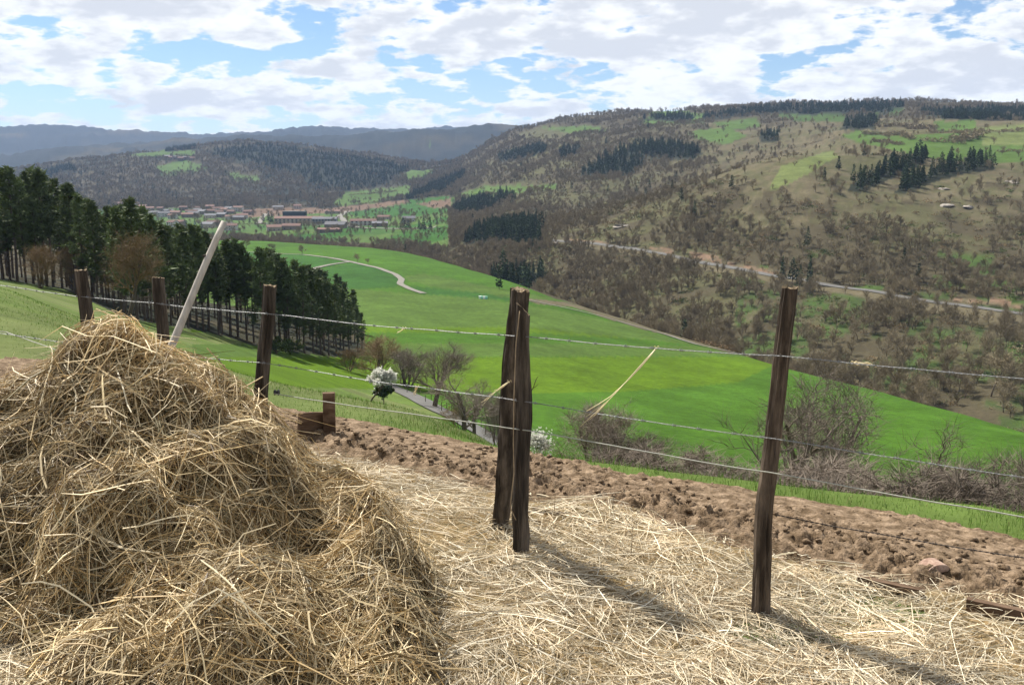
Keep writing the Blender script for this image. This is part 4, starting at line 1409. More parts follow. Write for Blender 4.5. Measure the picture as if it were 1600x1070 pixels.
def bare_tree(seed, levels=4, kids=(7, 6, 5, 5), trunk_h=0.28, r0=0.028, spread=0.75, up=0.25, twig_w=0.004, stems=1, lean=0.0, droop=0.0, twig_len=0.10, wobble=0.22, min_r=0.0012):
    """a leafless tree one unit high; returns trunk Buf (big wood) and crown Buf (branches and twigs)"""
    r = np.random.default_rng(seed)
    wood, crown = Buf(), Buf()
    TW = []

    def grow(p, d, L, rad, lvl):
        n = 6 if lvl == 0 else (5 if lvl == 1 else 4)
        pts = [p]
        dd = d
        for i in range(n):
            dd = unit(dd + r.normal(0, wobble, 3) * (0.5 if lvl == 0 else 1) + np.array([0, 0, up * (0.3 if lvl else 0.1)]) - np.array([0, 0, droop * lvl * 0.1]))
            pts.append(pts[-1] + dd * L / n)
        pts = np.array(pts)
        rr = rad * np.linspace(1, 0.45 if lvl == 0 else 0.3, n + 1)
        (wood if lvl == 0 else crown).tube(pts, rr, (7, 5, 4, 3, 3)[lvl], False)
        last = lvl == levels - 1
        nk = kids[lvl]
        for k in range(nk):
            f = (trunk_h / L + (1 - trunk_h / L) * (k + r.random()) / nk) if lvl == 0 else 0.2 + 0.8 * (k + r.random()) / nk
            f = min(f, 0.98)
            i = min(int(f * n), n - 1)
            q = pts[i] + (pts[i + 1] - pts[i]) * (f * n - i)
            t = unit(pts[i + 1] - pts[i])
            ax = unit(np.cross(t, r.normal(0, 1, 3)))
            nd = rot_about(t, ax, spread * r.uniform(0.6, 1.35))
            if last:
                TW.append((q, q + unit(nd + (0, 0, 0.15)) * twig_len * r.uniform(0.5, 1.3)))
            else:
                ll = L * (0.64 if lvl else 0.66) * r.uniform(0.65, 1.1) * (1.15 - 0.5 * f)
                grow(q, nd, ll, max(rr[i] * r.uniform(0.45, 0.65), min_r), lvl + 1)

    for s in range(stems):
        a = r.uniform(0, 6.28)
        d = unit(np.array([math.cos(a) * (0.35 if stems > 1 else 0.05) + lean, math.sin(a) * (0.35 if stems > 1 else 0.05), 1.0]))
        grow(np.array([0.02 * s * math.cos(a), 0.02 * s * math.sin(a), -0.02]), d, (0.72 if stems == 1 else 0.62) * r.uniform(0.9, 1.05), r0 * (1 if stems == 1 else 0.7), 0)
    TW_ = np.array(TW)
    a, b_ = TW_[:, 0], TW_[:, 1]
    w = np.cross(b_ - a, r.normal(0, 1, a.shape)); w /= np.linalg.norm(w, axis=1)[:, None] + 1e-9
    w *= twig_w * 0.5
    k = np.arange(len(a))[:, None] * 3
    crown.add(np.stack([a - w, a + w, b_], 1).reshape(-1, 3), None, k + np.array([[0, 1, 2]]))
    hmax = max(v[:, 2].max() for v in crown.V)
    for B in (wood, crown):
        B.V = [v / hmax for v in B.V]
    return wood, crown


def sprays(centres, size, n, r, up=0.0, flat=0.6, width=0.22):
    """tufts of long thin leaf-like triangles round each centre"""
    c = np.repeat(centres, n, axis=0)
    d = r.normal(0, 1, c.shape)
    d[:, 2] = d[:, 2] * flat + up
    d /= np.linalg.norm(d, axis=1)[:, None]
    s = (np.repeat(size, n) if not np.isscalar(size) else size) * np.exp(r.normal(0, 0.3, len(c)))
    w = np.cross(d, r.normal(0, 1, c.shape)); w /= np.linalg.norm(w, axis=1)[:, None] + 1e-9
    s = s[:, None] if not np.isscalar(s) else s
    V = np.stack([c + d * s * 0.12 - w * s * width, c + d * s * 0.12 + w * s * width, c + d * s], 1).reshape(-1, 3)
    k = np.arange(len(c))[:, None] * 3
    return V, k + np.array([[0, 1, 2]])


def pine_tree(seed, crown0=0.38, nb=46, clumps=5, tufts=10):
    """tall plantation pine, one unit high"""
    r = np.random.default_rng(seed)
    wood, crown = Buf(), Buf()
    z = np.linspace(-0.02, 0.97, 12)
    P = np.stack([0.006 * fbm(z * 3, z * 0, seed, 2), 0.006 * fbm(z * 3, z * 0 + 3, seed, 2), z], 1)
    wood.tube(P, np.interp(z, [0, 1], [0.0125, 0.003]), 6, False)
    cs, ss = [], []
    for i in range(44):                            # dead snags under the crown
        zz = r.uniform(0.10, crown0 + 0.15); a = r.uniform(0, 6.28); L = r.uniform(0.03, 0.12)
        wood.tube([(0, 0, zz), (math.cos(a) * L, math.sin(a) * L, zz + L * r.uniform(-0.2, 0.3))], [0.0022, 0.0009], 3, False)
    for i in range(nb):
        f = (i + r.random()) / nb
        zz = crown0 + (0.985 - crown0) * f ** 0.9
        a = i * 2.4 + r.normal(0, 0.4)
        prof = math.sin(math.pi * min(1, 0.25 + 0.75 * (1 - f))) ** 0.8 if f < 0.3 else (1 - f) ** 0.62
        L = 0.155 * max(prof, 0.10) * r.uniform(0.65, 1.2)
        lift = np.interp(f, [0, 0.6, 1], [-0.05, 0.25, 0.8])
        e = np.array([math.cos(a) * L, math.sin(a) * L, zz + L * lift])
        p0 = np.array([0, 0, zz])
        wood.tube([p0, (p0 + e) / 2 + (0, 0, -0.004), e], [0.0028, 0.002, 0.001], 3, False)
        for k in range(clumps):
            u = 0.35 + 0.65 * (k + r.random()) / clumps
            cs.append(p0 + (e - p0) * u + r.normal(0, 0.010, 3))
            ss.append(0.034 * r.uniform(0.7, 1.25))
    V, T = sprays(np.array(cs), np.array(ss), tufts, r, 0.35, 0.7, 0.16)
    crown.add(V, None, T)
    return wood, crown


def far_conifer(seed, slim=0.17):
    r = np.random.default_rng(seed)
    B = Buf()
    B.tube([(0, 0, -0.05), (0, 0, 0.5)], [0.014, 0.008], 4, False, 1)
    cs, ss = [], []
    for i in range(60):
        f = i / 60
        a = i * 2.4 + r.normal(0, 0.3)
        L = slim * (1 - f) ** 0.75 * r.uniform(0.6, 1.1) + 0.01
        cs.append((math.cos(a) * L * 0.7, math.sin(a) * L * 0.7, 0.14 + 0.84 * f)); ss.append(0.085 * (1.15 - 0.6 * f))
    V, T = sprays(np.array(cs), np.array(ss), 4, r, 0.15, 0.6, 0.33)
    B.add(V, None, T, 0)
    return B


def merged(wood, crown, name, mats):
    B = Buf()
    for src, m in ((wood, 0), (crown, 1)):
        n0 = B.n
        for v in src.V:
            B.V.append(v)
        for q in src.Q:
            B.Q.append(q + n0); B.qm.append(np.full(len(q), m))
        for t in src.T:
            B.T.append(t + n0); B.tm.append(np.full(len(t), m))
        B.n += src.n
    return B.mesh(name, mats)


def plant_tree(name, proto, loc, h, rz, label, cat, group=None, sx=1.0):
    t = empty(name, loc, rz, h)
    t.scale = (h * sx, h * sx, h)
    link('trunk', proto[0], t); link('crown', proto[1], t)
    return tag(t, label, cat, group)


# --- pines of the wood on the left
PINES = []
for i in range(4):
    w_, c_ = pine_tree(40 + i, crown0=(0.40, 0.28, 0.46, 0.22)[i], tufts=12)
    PINES.append((w_.mesh('pine_trunk', [M['pine_bark']]), c_.mesh('pine_crown', [M['needle']])))
top_px = [-200, 10, 60, 150, 240, 340, 420, 500, 545, 570]
top_py = [250, 266, 264, 300, 330, 370, 398, 432, 462, 500]
ex, ey = [p[0] for p in pine_edge], [p[1] for p in pine_edge]
r = np.random.default_rng(99)
GP = 'pines of the dark wood on the left'
ORD = ['first', 'second', 'third', 'fourth', 'fifth', 'sixth', 'seventh', 'eighth', 'ninth', 'tenth', 'eleventh', 'twelfth', 'thirteenth', 'fourteenth', 'fifteenth', 'sixteenth', 'seventeenth', 'eighteenth', 'nineteenth', 'twentieth']


def nth(i):
    if i < 20:
        return ORD[i]
    tens = ['twenty', 'thirty', 'forty', 'fifty', 'sixty', 'seventy', 'eighty', 'ninety'][(i + 1) // 10 - 2]
    u = (i + 1) % 10
    return tens.replace('ty', 'tieth') if u == 0 else tens + '-' + ORD[u - 1]


front_pines = []
spots = []
for i in range(60):
    px = -110 + 680 * (i + r.uniform(-0.3, 0.3)) / 59
    spots.append((min(px, 566), r.uniform(0, 7), True))
for i in range(110):
    spots.append((r.uniform(-110, 560), 8 + 62 * r.random() ** 1.2, False))
for px, back, front in spots:
    pe = float(np.interp(px, ex, ey))
    p = hit(px, pe, 2.6, 6)
    Hh = (float(slope_of(np.interp(px, top_px, top_py))) - float(slope_of(pe))) * p.y
    if 95 < px < 215 and front and r.random() < 0.5:
        back += 14
    k = 1 + back / p.y
    x, y = p.x * k + (r.normal(0, 0.8) if not front else 0), p.y * k
    if x / y > t_of(566, 540):
        continue
    h = Hh * (r.uniform(0.72, 1.08) if r.random() < 0.6 else r.uniform(0.92, 1.06)) * (1 + 0.03 * (back > 8))
    pr = PINES[int(r.integers(4))] if px < 470 else PINES[(1, 3)[int(r.integers(2))]]
    edge = px > 540
    o = plant_tree('pine_tree', pr, (x, y, ground(x, y)), h, r.uniform(0, 6.28),
                   'tall dark pine deep inside the wood, behind its front row', 'pine tree', GP, r.uniform(0.9, 1.2))
    if front:
        front_pines.append((x / y, o))
front_pines.sort(key=lambda a: -a[0])
for i, (_, o) in enumerate(front_pines):
    o['label'] = '%s pine from the right end along the front row of the dark wood' % nth(i)

# --- bare trees and shrubs near by
def bare_meshes(seed, tm='twig', **k):
    w_, c_ = bare_tree(seed, **k)
    return (w_.mesh('bare_trunk', [M['bark']]), c_.mesh('bare_crown', [M[tm]]))


big = dict(levels=4, kids=(10, 8, 7, 8), twig_len=0.10, twig_w=0.0024)
shrub = dict(levels=4, kids=(6, 5, 5, 6), stems=4, r0=0.018, trunk_h=0.06, twig_len=0.13, twig_w=0.0026, spread=0.6)
N_A = bare_meshes(1, 'twig_gold', **{**big, 'spread': 0.85, 'lean': -0.35, 'twig_len': 0.11})
N_B = bare_meshes(2, 'twig', **{**big, 'spread': 0.6, 'up': 0.45, 'trunk_h': 0.18, 'twig_w': 0.0018})
N_C = bare_meshes(3, 'twig', **{**big, 'spread': 0.85, 'kids': (9, 7, 6, 7), 'trunk_h': 0.2, 'twig_w': 0.0018})
N_D = bare_meshes(4, 'twig', **{**big, 'stems': 3, 'r0': 0.022, 'trunk_h': 0.12, 'spread': 0.8, 'kids': (7, 6, 5, 5), 'twig_w': 0.0016, 'twig_len': 0.13, 'min_r': 0.0017})
N_E = bare_meshes(5, 'twig_gold', **shrub)
N_F = bare_meshes(6, 'twig', **{**shrub, 'stems': 6, 'spread': 0.8})
N_G = bare_meshes(8, 'twig', **{**shrub, 'stems': 7, 'spread': 0.9, 'kids': (6, 6, 6, 7), 'twig_w': 0.004})


def near_tree(name, pr, px, base, top, sx, label, cat='bare tree', Y=None, rz=0.0, group=None, vmax=7):
    if Y is None:
        p = hit(px, base, 2.2, vmax)
    else:
        t = t_of(px, base)
        p = Vector((t * Y, Y, ground(t * Y, Y)))
    h = EYE + float(slope_of(top)) * p.y - p.z
    return plant_tree(name, pr, p, h, rz, label, cat, group, sx)


near_tree('bare_tree', N_A, 200, 500, 345, 0.95, 'broad golden-brown bare tree in front of the pines, behind the hay heap', rz=2.6)
near_tree('bare_tree', N_E, 60, 450, 372, 1.1, 'brownish bare tree at the far left edge of the pine wood', rz=1.0)
near_tree('bare_tree', N_E, 118, 458, 362, 1.0, 'brown twiggy bare tree between pines and broad golden tree', rz=0.4)
near_tree('bare_tree', N_E, 588, 590, 514, 1.6, 'reddish-brown shrubby tree just right of the pine wood', rz=0.3)
near_tree('bush', N_E, 545, 580, 540, 1.4, 'low brown bush at the foot of the last pines', 'bush', rz=2.3)
near_tree('bare_tree', N_F, 634, 604, 535, 1.5, 'low grey-brown shrubby tree behind the white blossom', rz=1.3)
near_tree('bare_tree', N_B, 679, 636, 522, 1.4, 'upright grey bare tree beside the lane, behind the blossom tree', rz=0.9)
near_tree('bare_tree', N_C, 722, 689, 562, 1.4, 'spreading bare tree by the lane, left of the central posts', rz=0.2)
near_tree('bare_tree', N_C, 742, 688, 582, 1.2, 'smaller bare tree close behind the spreading one by the lane', rz=2.9)
near_tree('bare_tree', N_F, 780, 700, 600, 0.9, 'thin bare shrub seen just left of the central posts', rz=4.0)
near_tree('bush', N_E, 718, 672, 628, 1.2, 'low bush across the lane behind the spreading tree', 'bush', rz=5.0)
near_tree('bare_tree', N_F, 930, 735, 608, 1.2, 'twiggy bare shrub behind the soil bed, right of the central posts', Y=14, rz=0.8)
near_tree('bare_tree', N_F, 985, 750, 665, 1.5, 'low bare shrub beside the twiggy one behind the soil bed', Y=12, rz=3.3)
near_tree('bush', N_G, 1045, 760, 680, 1.6, 'low dense bramble-like bush at mid bed, left of the ruddy post', 'bush', Y=11, rz=0.5)
near_tree('bare_tree', N_D, 1215, 800, 528, 1.2, 'large many-stemmed bare tree standing behind the ruddy fence post', Y=17, rz=0.7)
near_tree('bare_tree', N_D, 1320, 830, 560, 1.2, 'bare tree right of the ruddy post, its branches crossing the crop', Y=20, rz=3.5)
near_tree('bush', N_G, 1110, 780, 715, 1.7, 'dense low bush behind the bed just left of the ruddy post', 'bush', Y=10, rz=2.0)
near_tree('bush', N_G, 1170, 790, 720, 1.6, 'dense low bush at the foot of the ruddy post tree', 'bush', Y=9.6, rz=4.4)
near_tree('bush', N_G, 1290, 800, 705, 1.7, 'dark dense bush right of the ruddy post', 'bush', Y=9.6, rz=5.2)
near_tree('bush', N_G, 1360, 815, 715, 1.6, 'dense brown bush in the middle between ruddy post and picture edge', 'bush', Y=9.3, rz=1.2)
near_tree('bare_tree', N_F, 1430, 825, 700, 1.4, 'bare shrub behind the grass strip, right of the dense brown bush', Y=9.6, rz=2.2)
near_tree('bare_tree', N_D, 1545, 860, 622, 1.2, 'bare tree near the right edge of the picture, behind the wires', Y=12, rz=5.4)
near_tree('bare_tree', N_F, 1500, 840, 720, 1.4, 'low bare shrub under the tree near the right edge', Y=9.4, rz=0.2)
near_tree('bush', N_G, 1580, 850, 735, 1.5, 'dense bush cut by the right picture edge', 'bush', Y=8.8, rz=3.0)
near_tree('bare_tree', N_F, 1640, 850, 660, 1.0, 'bare shrub poking in at the right picture edge', Y=11, rz=1.0)
near_tree('bush', N_C, 650, 672, 655, 1.2, 'tiny dark leaning bush alone on the meadow', 'bush', rz=1.0)
near_tree('bush', N_E, 637, 655, 643, 1.6, 'tiny grey tuft of a bush on the meadow under the blossom tree', 'bush', rz=1.0)

# blossom tree with an ivy-clad neighbour
def leafy(name, px, base, c0, c1, sx, m, leaf, n, label, cat, seed, trunk_from=None, flat=0.8, tint_r=0.05, Y=None):
    r = np.random.default_rng(seed)
    if Y is None:
        p = hit(px, base, 2.2, 7)
    else:
        t = t_of(px, base); p = Vector((t * Y, Y, ground(t * Y, Y)))
    px_m = p.y / FPX
    root = empty(name, p)
    tag(root, label, cat)
    z0 = EYE + float(slope_of(c0)) * p.y - p.z; z1 = EYE + float(slope_of(c1)) * p.y - p.z   # crown bottom, top
    dx = ((trunk_from or px) - px) * px_m
    W = Buf()
    zc = (z0 + z1) / 2
    W.tube([(0, 0, -0.2), (dx * 0.35, 0, z0 * 0.45), (dx * 0.8, 0, z0 * 0.9), (dx, 0, zc)], [0.22 * sx * px_m * 20, 0.17 * sx * px_m * 20, 0.13 * sx * px_m * 20, 0.05], 7, False)
    rx = sx * px_m * 50
    cs = []
    for i in range(16):
        a, e = r.uniform(0, 6.28), r.uniform(-0.6, 1.2)
        k = r.uniform(0.45, 1.15)
        q = np.array([dx + math.cos(a) * math.cos(e) * rx * k, math.sin(a) * math.cos(e) * rx * k, zc + math.sin(e) * (z1 - zc) * k])
        s0 = np.array([dx * 0.8, 0, z0 * 0.9])
        mid = (s0 + q) / 2 + (0, 0, 0.1)
        W.tube([s0, mid, q], [0.05, 0.03, 0.012], 4, False)
        m_ = n // 16
        cs.append(q + r.normal(0, 1, (m_, 3)) * np.array([rx, rx, (z1 - z0) / 2]) * 0.13)
        u = r.random((m_ // 2, 1))
        cs.append(mid + (q - mid) * u + r.normal(0, 0.10, (m_ // 2, 3)))
    link('trunk', W.mesh('trunk', [M['bark']], True), root)
    V, T = sprays(np.vstack(cs), leaf, 3, r, 0.1, 0.8, 0.4)
    B = Buf().add(V, None, T)
    link('crown', B.mesh('crown', [M[m]]), root)
    return root


leafy('blossom_tree', 574, 634, 608, 573, 0.42, 'blossom', 0.15, 1300, 'small leaning tree in full white blossom on the meadow', 'blossom tree', 3, 598)
leafy('ivy_tree', 600, 638, 620, 603, 0.26, 'ivy', 0.18, 800, 'small dark green ivy-clad tree under the white blossom', 'tree', 4)
leafy('blossom_bush', 842, 715, 708, 678, 0.34, 'blossom', 0.03, 700, 'small bush in white blossom just right of the central posts', 'bush', 6, None, Y=16)
for px, lab in ((455, 'pale green budding bush at the foot of the pines'), (432, 'small greenish bush beside the weathered post, at the wood edge')):
    leafy('budding_bush', px, 553, 552, 528, 0.42, 'bush', 0.25, 350, lab, 'bush', px)

# hedges between the terraces across the valley
def hedge(pts, wdt, hgt, label, m='twig_far', vmin=8, vmax=13.5, gap=2.2):
    P = resample([hit(x, y, vmin, vmax) for x, y in pts], gap)
    q = np.random.default_rng(int(pts[0][0]))
    cs = []
    for p in P:
        k_ = 9
        xy = p[:2] + q.normal(0, wdt * 0.4, (k_, 2))
        g_ = ground(p[0], p[1])
        cs.append(np.column_stack([xy, g_ + q.uniform(0.1, 1.0, k_) * hgt * q.uniform(0.6, 1.1)]))
    V, T = sprays(np.vstack(cs), hgt * 0.55, 4, q, 0.4, 0.8, 0.14)
    org = P[len(P) // 2]
    tag(link('hedge', Buf().add(V - org, None, T).mesh('hedge', [M[m]]), None, org), label, 'hedge', 'hedges across the valley')


hedge([(1350, 209), (1380, 212), (1425, 219)], 4, 3.2, 'hedge crossing the upper left end of the green terraces')
hedge([(1365, 221), (1395, 226), (1410, 227)], 3, 2.6, 'short hedge under the upper left terrace')
hedge([(1442, 221), (1470, 223), (1505, 225)], 4, 3.0, 'hedge in the middle of the green terraces')
hedge([(1455, 206), (1500, 209), (1600, 203)], 4, 2.6, 'long thin hedge along the top of the green terraces')
hedge([(1495, 222), (1515, 217), (1532, 212)], 7, 5, 'bushy clump among the terraces near the right edge')
hedge([(1560, 239), (1600, 238)], 3, 2.0, 'short dark hedge at the right end of the terraces')
hedge([(1370, 199), (1420, 200), (1455, 203)], 6, 4.0, 'bushy pale hedge right of the dark clump on the spur')
hedge([(560, 320), (600, 316), (640, 310)], 3, 3.0, 'thin hedge between ploughed strip and pasture beyond the village', vmin=9, vmax=13)
hedge([(545, 306), (580, 303), (620, 299)], 3, 3.0, 'thin hedge across the pasture beyond the village', vmin=9, vmax=13)
hedge([(365, 351), (400, 351), (415, 350)], 2, 2.0, 'low dark hedge bordering the village lawn', vmin=8, vmax=11)
hedge([(905, 474), (960, 489), (1000, 502)], 1.6, 1.1, 'pale tussock strip along the crop edge, left end', 'twig_gold', 5, 7.3, 1.2)
hedge([(1010, 507), (1070, 526), (1140, 549)], 1.6, 1.1, 'pale tussock strip along the crop edge, right end', 'twig_gold', 5, 7.3, 1.2)

# stakes along the lane
sb = Buf().tube([(0, 0, -0.1), (0.01, 0, 0.5), (0.0, 0, 1.05)], [0.05, 0.05, 0.045], 5)
SM = sb.mesh('fence_stake', [M['bark']])
lane_px = [(622, 606), (632, 611), (642, 616), (652, 621), (661, 626), (670, 631), (678, 636), (686, 640), (694, 645), (702, 649), (710, 653), (718, 657), (726, 661), (734, 666), (741, 670), (748, 674), (755, 678), (762, 682), (769, 686), (776, 690)]
for i, (x, y) in enumerate(lane_px):
    p = hit(x + 4, y - 5 + (8 if i % 3 == 1 else 0), 2.2, 6)
    tag(link('fence_stake', SM, None, p, RNG.uniform(0, 3), RNG.uniform(0.8, 1.1)), 'thin weathered stake in the row along the grey lane', 'stake', 'stakes along the lane')

# --- woods across the valley
MID = [merged(*bare_tree(100 + i, levels=3, kids=(12, 9, 11), trunk_h=0.14, r0=0.015, spread=0.7, up=0.4, twig_w=0.0055, twig_len=0.17), 'wood_tree', [M['bark'], M['twig_far']]) for i in range(4)]
FAR = [merged(*bare_tree(120 + i, levels=2, kids=(16, 15), trunk_h=0.12, r0=0.022, spread=0.75, up=0.35, twig_w=0.015, twig_len=0.24), 'far_tree', [M['bark'], M['twig_far']]) for i in range(4)]
CON = [far_conifer(140 + i, (0.17, 0.2, 0.15, 0.23)[i]).mesh('conifer', [M['needle_far'], M['pine_bark']]) for i in range(4)]

dX = np.gradient(XG, axis=1); dY = np.gradient(YG, axis=0)
AREA = np.abs(dX * dY)
top_seen = row_of((ZG + 9 - EYE) / YG) <= runmin + 1.0
INF = (PXG > -90) & (PXG < 1690) & top_seen


def sample(dens, r):
    w = (AREA * dens * INF).ravel()
    n = r.poisson(w.sum())
    i = r.choice(len(w), n, p=w / w.sum())
    a, b_ = np.unravel_index(i, AREA.shape)
    a = np.clip(a, 0, nr - 2); b_ = np.clip(b_, 0, nc - 2)
    u, v = r.random(n), r.random(n)
    def bl(G):
        return (G[a, b_] * (1 - u) + G[a + 1, b_] * u) * (1 - v) + (G[a, b_ + 1] * (1 - u) + G[a + 1, b_ + 1] * u) * v
    return np.stack([bl(XG), bl(YG), bl(ZG)], 1)


r = np.random.default_rng(2024)
clump = np.clip(0.65 + 1.0 * fbm(XG / 35, YG / 35, 81, 3), 0.05, 1.6)
dens = np.interp(VG, [6.9, 7.2, 8.3, 8.9, 9.6, 11, 13, 14.2, 14.4], [0, 0.17, 0.17, 0.13, 0.085, 0.045, 0.020, 0.012, 0.0]) * WOOD * clump
dens = np.where((VG < 7.15) & (VG > 6.8) & (PXG < 1560), 0.02 * WOOD, dens)
TB = sample(dens, r)
hB = np.interp(TB[:, 1], [150, 300, 420, 700, 1100, 2500], [6.4, 6.0, 4.9, 4.5, 6.0, 8.0]) * np.exp(r.normal(0, 0.25, len(TB)))
densc = np.interp(VG, [7, 9.5, 12, 14.3], [0.05, 0.045, 0.03, 0.012]) * CONI * (VG > 6.8) + 0.00012 * (VG > 7.3) * (VG < 14) * (WOOD > 0.2)
TCn = sample(densc, r)
hC = np.interp(TCn[:, 1], [300, 900, 2500], [9.5, 8.5, 9.5]) * np.exp(r.normal(0, 0.18, len(TCn)))
# hand-placed conifers that stand out
for px, py, h in [(1222, 440, 11), (1238, 442, 11), (1265, 444, 12), (1250, 446, 9), (1412, 418, 9), (1435, 440, 8), (800, 322, 12), (305, 360, 14), (292, 361, 12), (315, 360, 10), (420, 347, 15), (425, 350, 14), (436, 349, 13), (412, 347, 11), (630, 359, 13), (638, 360, 11), (662, 361, 13), (672, 360, 13), (655, 360, 11), (557, 340, 12), (390, 349, 9), (780, 452, 8), (1288, 282, 8), (1310, 266, 9), (1350, 245, 9), (1050, 300, 9), (950, 300, 8), (893, 295, 8), (1085, 340, 10), (905, 330, 9)]:
    p = hit(px, py, 6.5, 13)
    TCn = np.vstack([TCn, [tuple(p)]]); hC = np.append(hC, h)
print('bare', len(TB), 'conifer', len(TCn))


def scatter_things(P, H, protos, limit, name, mass_name, label, cat, group, mass_label, far_protos, per):
    app = H / P[:, 1]
    inside = np.abs(P[:, 0] / P[:, 1]) < 0.53
    order = np.argsort(-(app * inside))
    head, tail = order[:limit], order[limit:]
    for i in head:
        o = link(name, protos[int(r.integers(len(protos)))], None, P[i] + (0, 0, -0.2), r.uniform(0, 6.28))
        s = H[i] * r.uniform(0.85, 1.25)
        o.scale = (s, s, H[i])
        pyx = float(row_of((P[i, 2] - EYE) / P[i, 1])); pxx = float(px_of(P[i, 0] / P[i, 1], pyx))
        if cat == 'bare tree':
            band = 'beside the crop edge' if pyx > np.interp(pxx, [700, 900, 1150, 1600], [405, 455, 530, 640]) else ('below the hillside road' if pyx > np.interp(pxx, [820, 1080, 1590], [375, 408, 492]) else 'above the hillside road')
            side = 'left of the central posts' if pxx < 790 else ('between the central and ruddy posts' if pxx < 1215 else 'right of the ruddy post')
            lab = 'leafless tree %s, %s' % (band, side)
            tag(o, lab, cat, 'leafless trees ' + band + ', ' + side)
        else:
            st_ = 'scattered singly over the slopes'
            for k_, nm in zip((1, 2, 3, 0, 4, 5, 6, 7), ('in the upper stand on the right spur', 'in the lower stand beside the green terraces', 'in the dark clump on the spur top', 'in the big wood below the plateau', 'in the stand above the far crop field', 'in the long stand beyond the far crop field', 'in the stand at the left end of the hillside road', 'in the stand at the corner of the crop')):
                if in_poly(np.array([pxx]), np.array([pyx - 3]), stands[k_][0])[0] or in_poly(np.array([pxx]), np.array([pyx]), stands[k_][0])[0]:
                    st_ = nm
            if pxx < 680 and pyx > 325:
                st_ = 'among the village houses'
            tag(o, 'dark green conifer ' + st_, cat, 'dark conifers ' + st_)
    coll = bpy.data.collections.new(mass_name + '_kinds')
    for k, me in enumerate(far_protos):
        coll.objects.link(bpy.data.objects.new('%s_kind_%d' % (mass_name, k), me))
    pts = P[tail] + (0, 0, -0.2)
    me = bpy.data.meshes.new(mass_name)
    me.vertices.add(len(pts))
    me.vertices.foreach_set('co', pts.astype(np.float32).ravel())
    for an, ty, vals in (('kind', 'INT', r.integers(0, len(far_protos), len(pts)).astype(np.int32)), ('turn', 'FLOAT', r.uniform(0, 6.28, len(pts)).astype(np.float32)), ('tall', 'FLOAT', H[tail].astype(np.float32)), ('wide', 'FLOAT', (H[tail] * r.uniform(0.85, 1.3, len(pts))).astype(np.float32))):
        at_ = me.attributes.new(an, ty, 'POINT')
        at_.data.foreach_set('value', vals)
    o = link(mass_name, me)
    ng = bpy.data.node_groups.new(mass_name, 'GeometryNodeTree')
    ng.interface.new_socket('Geometry', in_out='INPUT', socket_type='NodeSocketGeometry')
    ng.interface.new_socket('Geometry', in_out='OUTPUT', socket_type='NodeSocketGeometry')
    N, L = ng.nodes, ng.links
    gi, go = N.new('NodeGroupInput'), N.new('NodeGroupOutput')
    ci = N.new('GeometryNodeCollectionInfo')
    ci.inputs['Collection'].default_value = coll
    ci.inputs['Separate Children'].default_value = True
    ci.inputs['Reset Children'].default_value = True
    ip = N.new('GeometryNodeInstanceOnPoints')
    ip.inputs['Pick Instance'].default_value = True

    def att(nm, ty='FLOAT'):
        a = N.new('GeometryNodeInputNamedAttribute')
        a.data_type = ty
        a.inputs['Name'].default_value = nm
        return a.outputs['Attribute']

    cr, cs = N.new('ShaderNodeCombineXYZ'), N.new('ShaderNodeCombineXYZ')
    L.new(att('turn'), cr.inputs[2])
    wd = att('wide')
    L.new(wd, cs.inputs[0]); L.new(wd, cs.inputs[1]); L.new(att('tall'), cs.inputs[2])
    er = N.new('FunctionNodeEulerToRotation')
    L.new(cr.outputs[0], er.inputs[0])
    L.new(gi.outputs[0], ip.inputs['Points'])
    L.new(ci.outputs[0], ip.inputs['Instance'])
    L.new(att('kind', 'INT'), ip.inputs['Instance Index'])
    L.new(er.outputs[0], ip.inputs['Rotation'])
    L.new(cs.outputs[0], ip.inputs['Scale'])
    L.new(ip.outputs[0], go.inputs[0])
    md = o.modifiers.new('scatter', 'NODES')
    md.node_group = ng
    tag(o, mass_label, cat + ' wood', kind='stuff')
    return o


nearB = TB[:, 1] < 620
scatter_things(TB, hB, MID, 300, 'bare_tree', 'bare_wood', 'leafless grey-brown tree in the wood across the stream from the crop', 'bare tree', 'leafless trees of the wood beyond the crop', 'leafless grey-brown woods covering the far hillsides', MID[:2] + FAR, 1)
scatter_things(TCn, hC, CON, 190, 'conifer', 'conifer_wood', 'dark green conifer on the slopes across the valley', 'conifer', 'dark conifers across the valley', 'dark conifer woods on the far hills', CON, 1)

# low scrub between the trees
def scrub_mesh(seed, m):
    q = np.random.default_rng(seed)
    cs = q.normal(0, 1, (26, 3)) * (0.55, 0.55, 0.22) + (0, 0, 0.35)
    V, T = sprays(cs, 0.42, 4, q, 0.45, 0.8, 0.10)
    return Buf().add(V, None, T).mesh('scrub', [m])


dens_s = np.interp(VG, [7.2, 7.4, 9.0, 9.8, 11, 12.5, 13], [0, 0.05, 0.085, 0.075, 0.03, 0.008, 0]) * np.clip(0.45 + 1.5 * fbm(XG / 14, YG / 14, 87, 3), 0, 1.5) * (WOOD > 0.2) * (PXG > 690)
TS = sample(dens_s, r)
scatter_things(TS, np.exp(r.normal(0.25, 0.35, len(TS))), [], 0, 'scrub', 'scrub', '', 'scrub', '', 'low brown scrub and heath between the trees of the far slope', [scrub_mesh(1, M['twig_far']), scrub_mesh(2, M['twig_far']), scrub_mesh(3, M['twig_gold']), scrub_mesh(4, M['bush'])], 1)
print('scrub', len(TS))

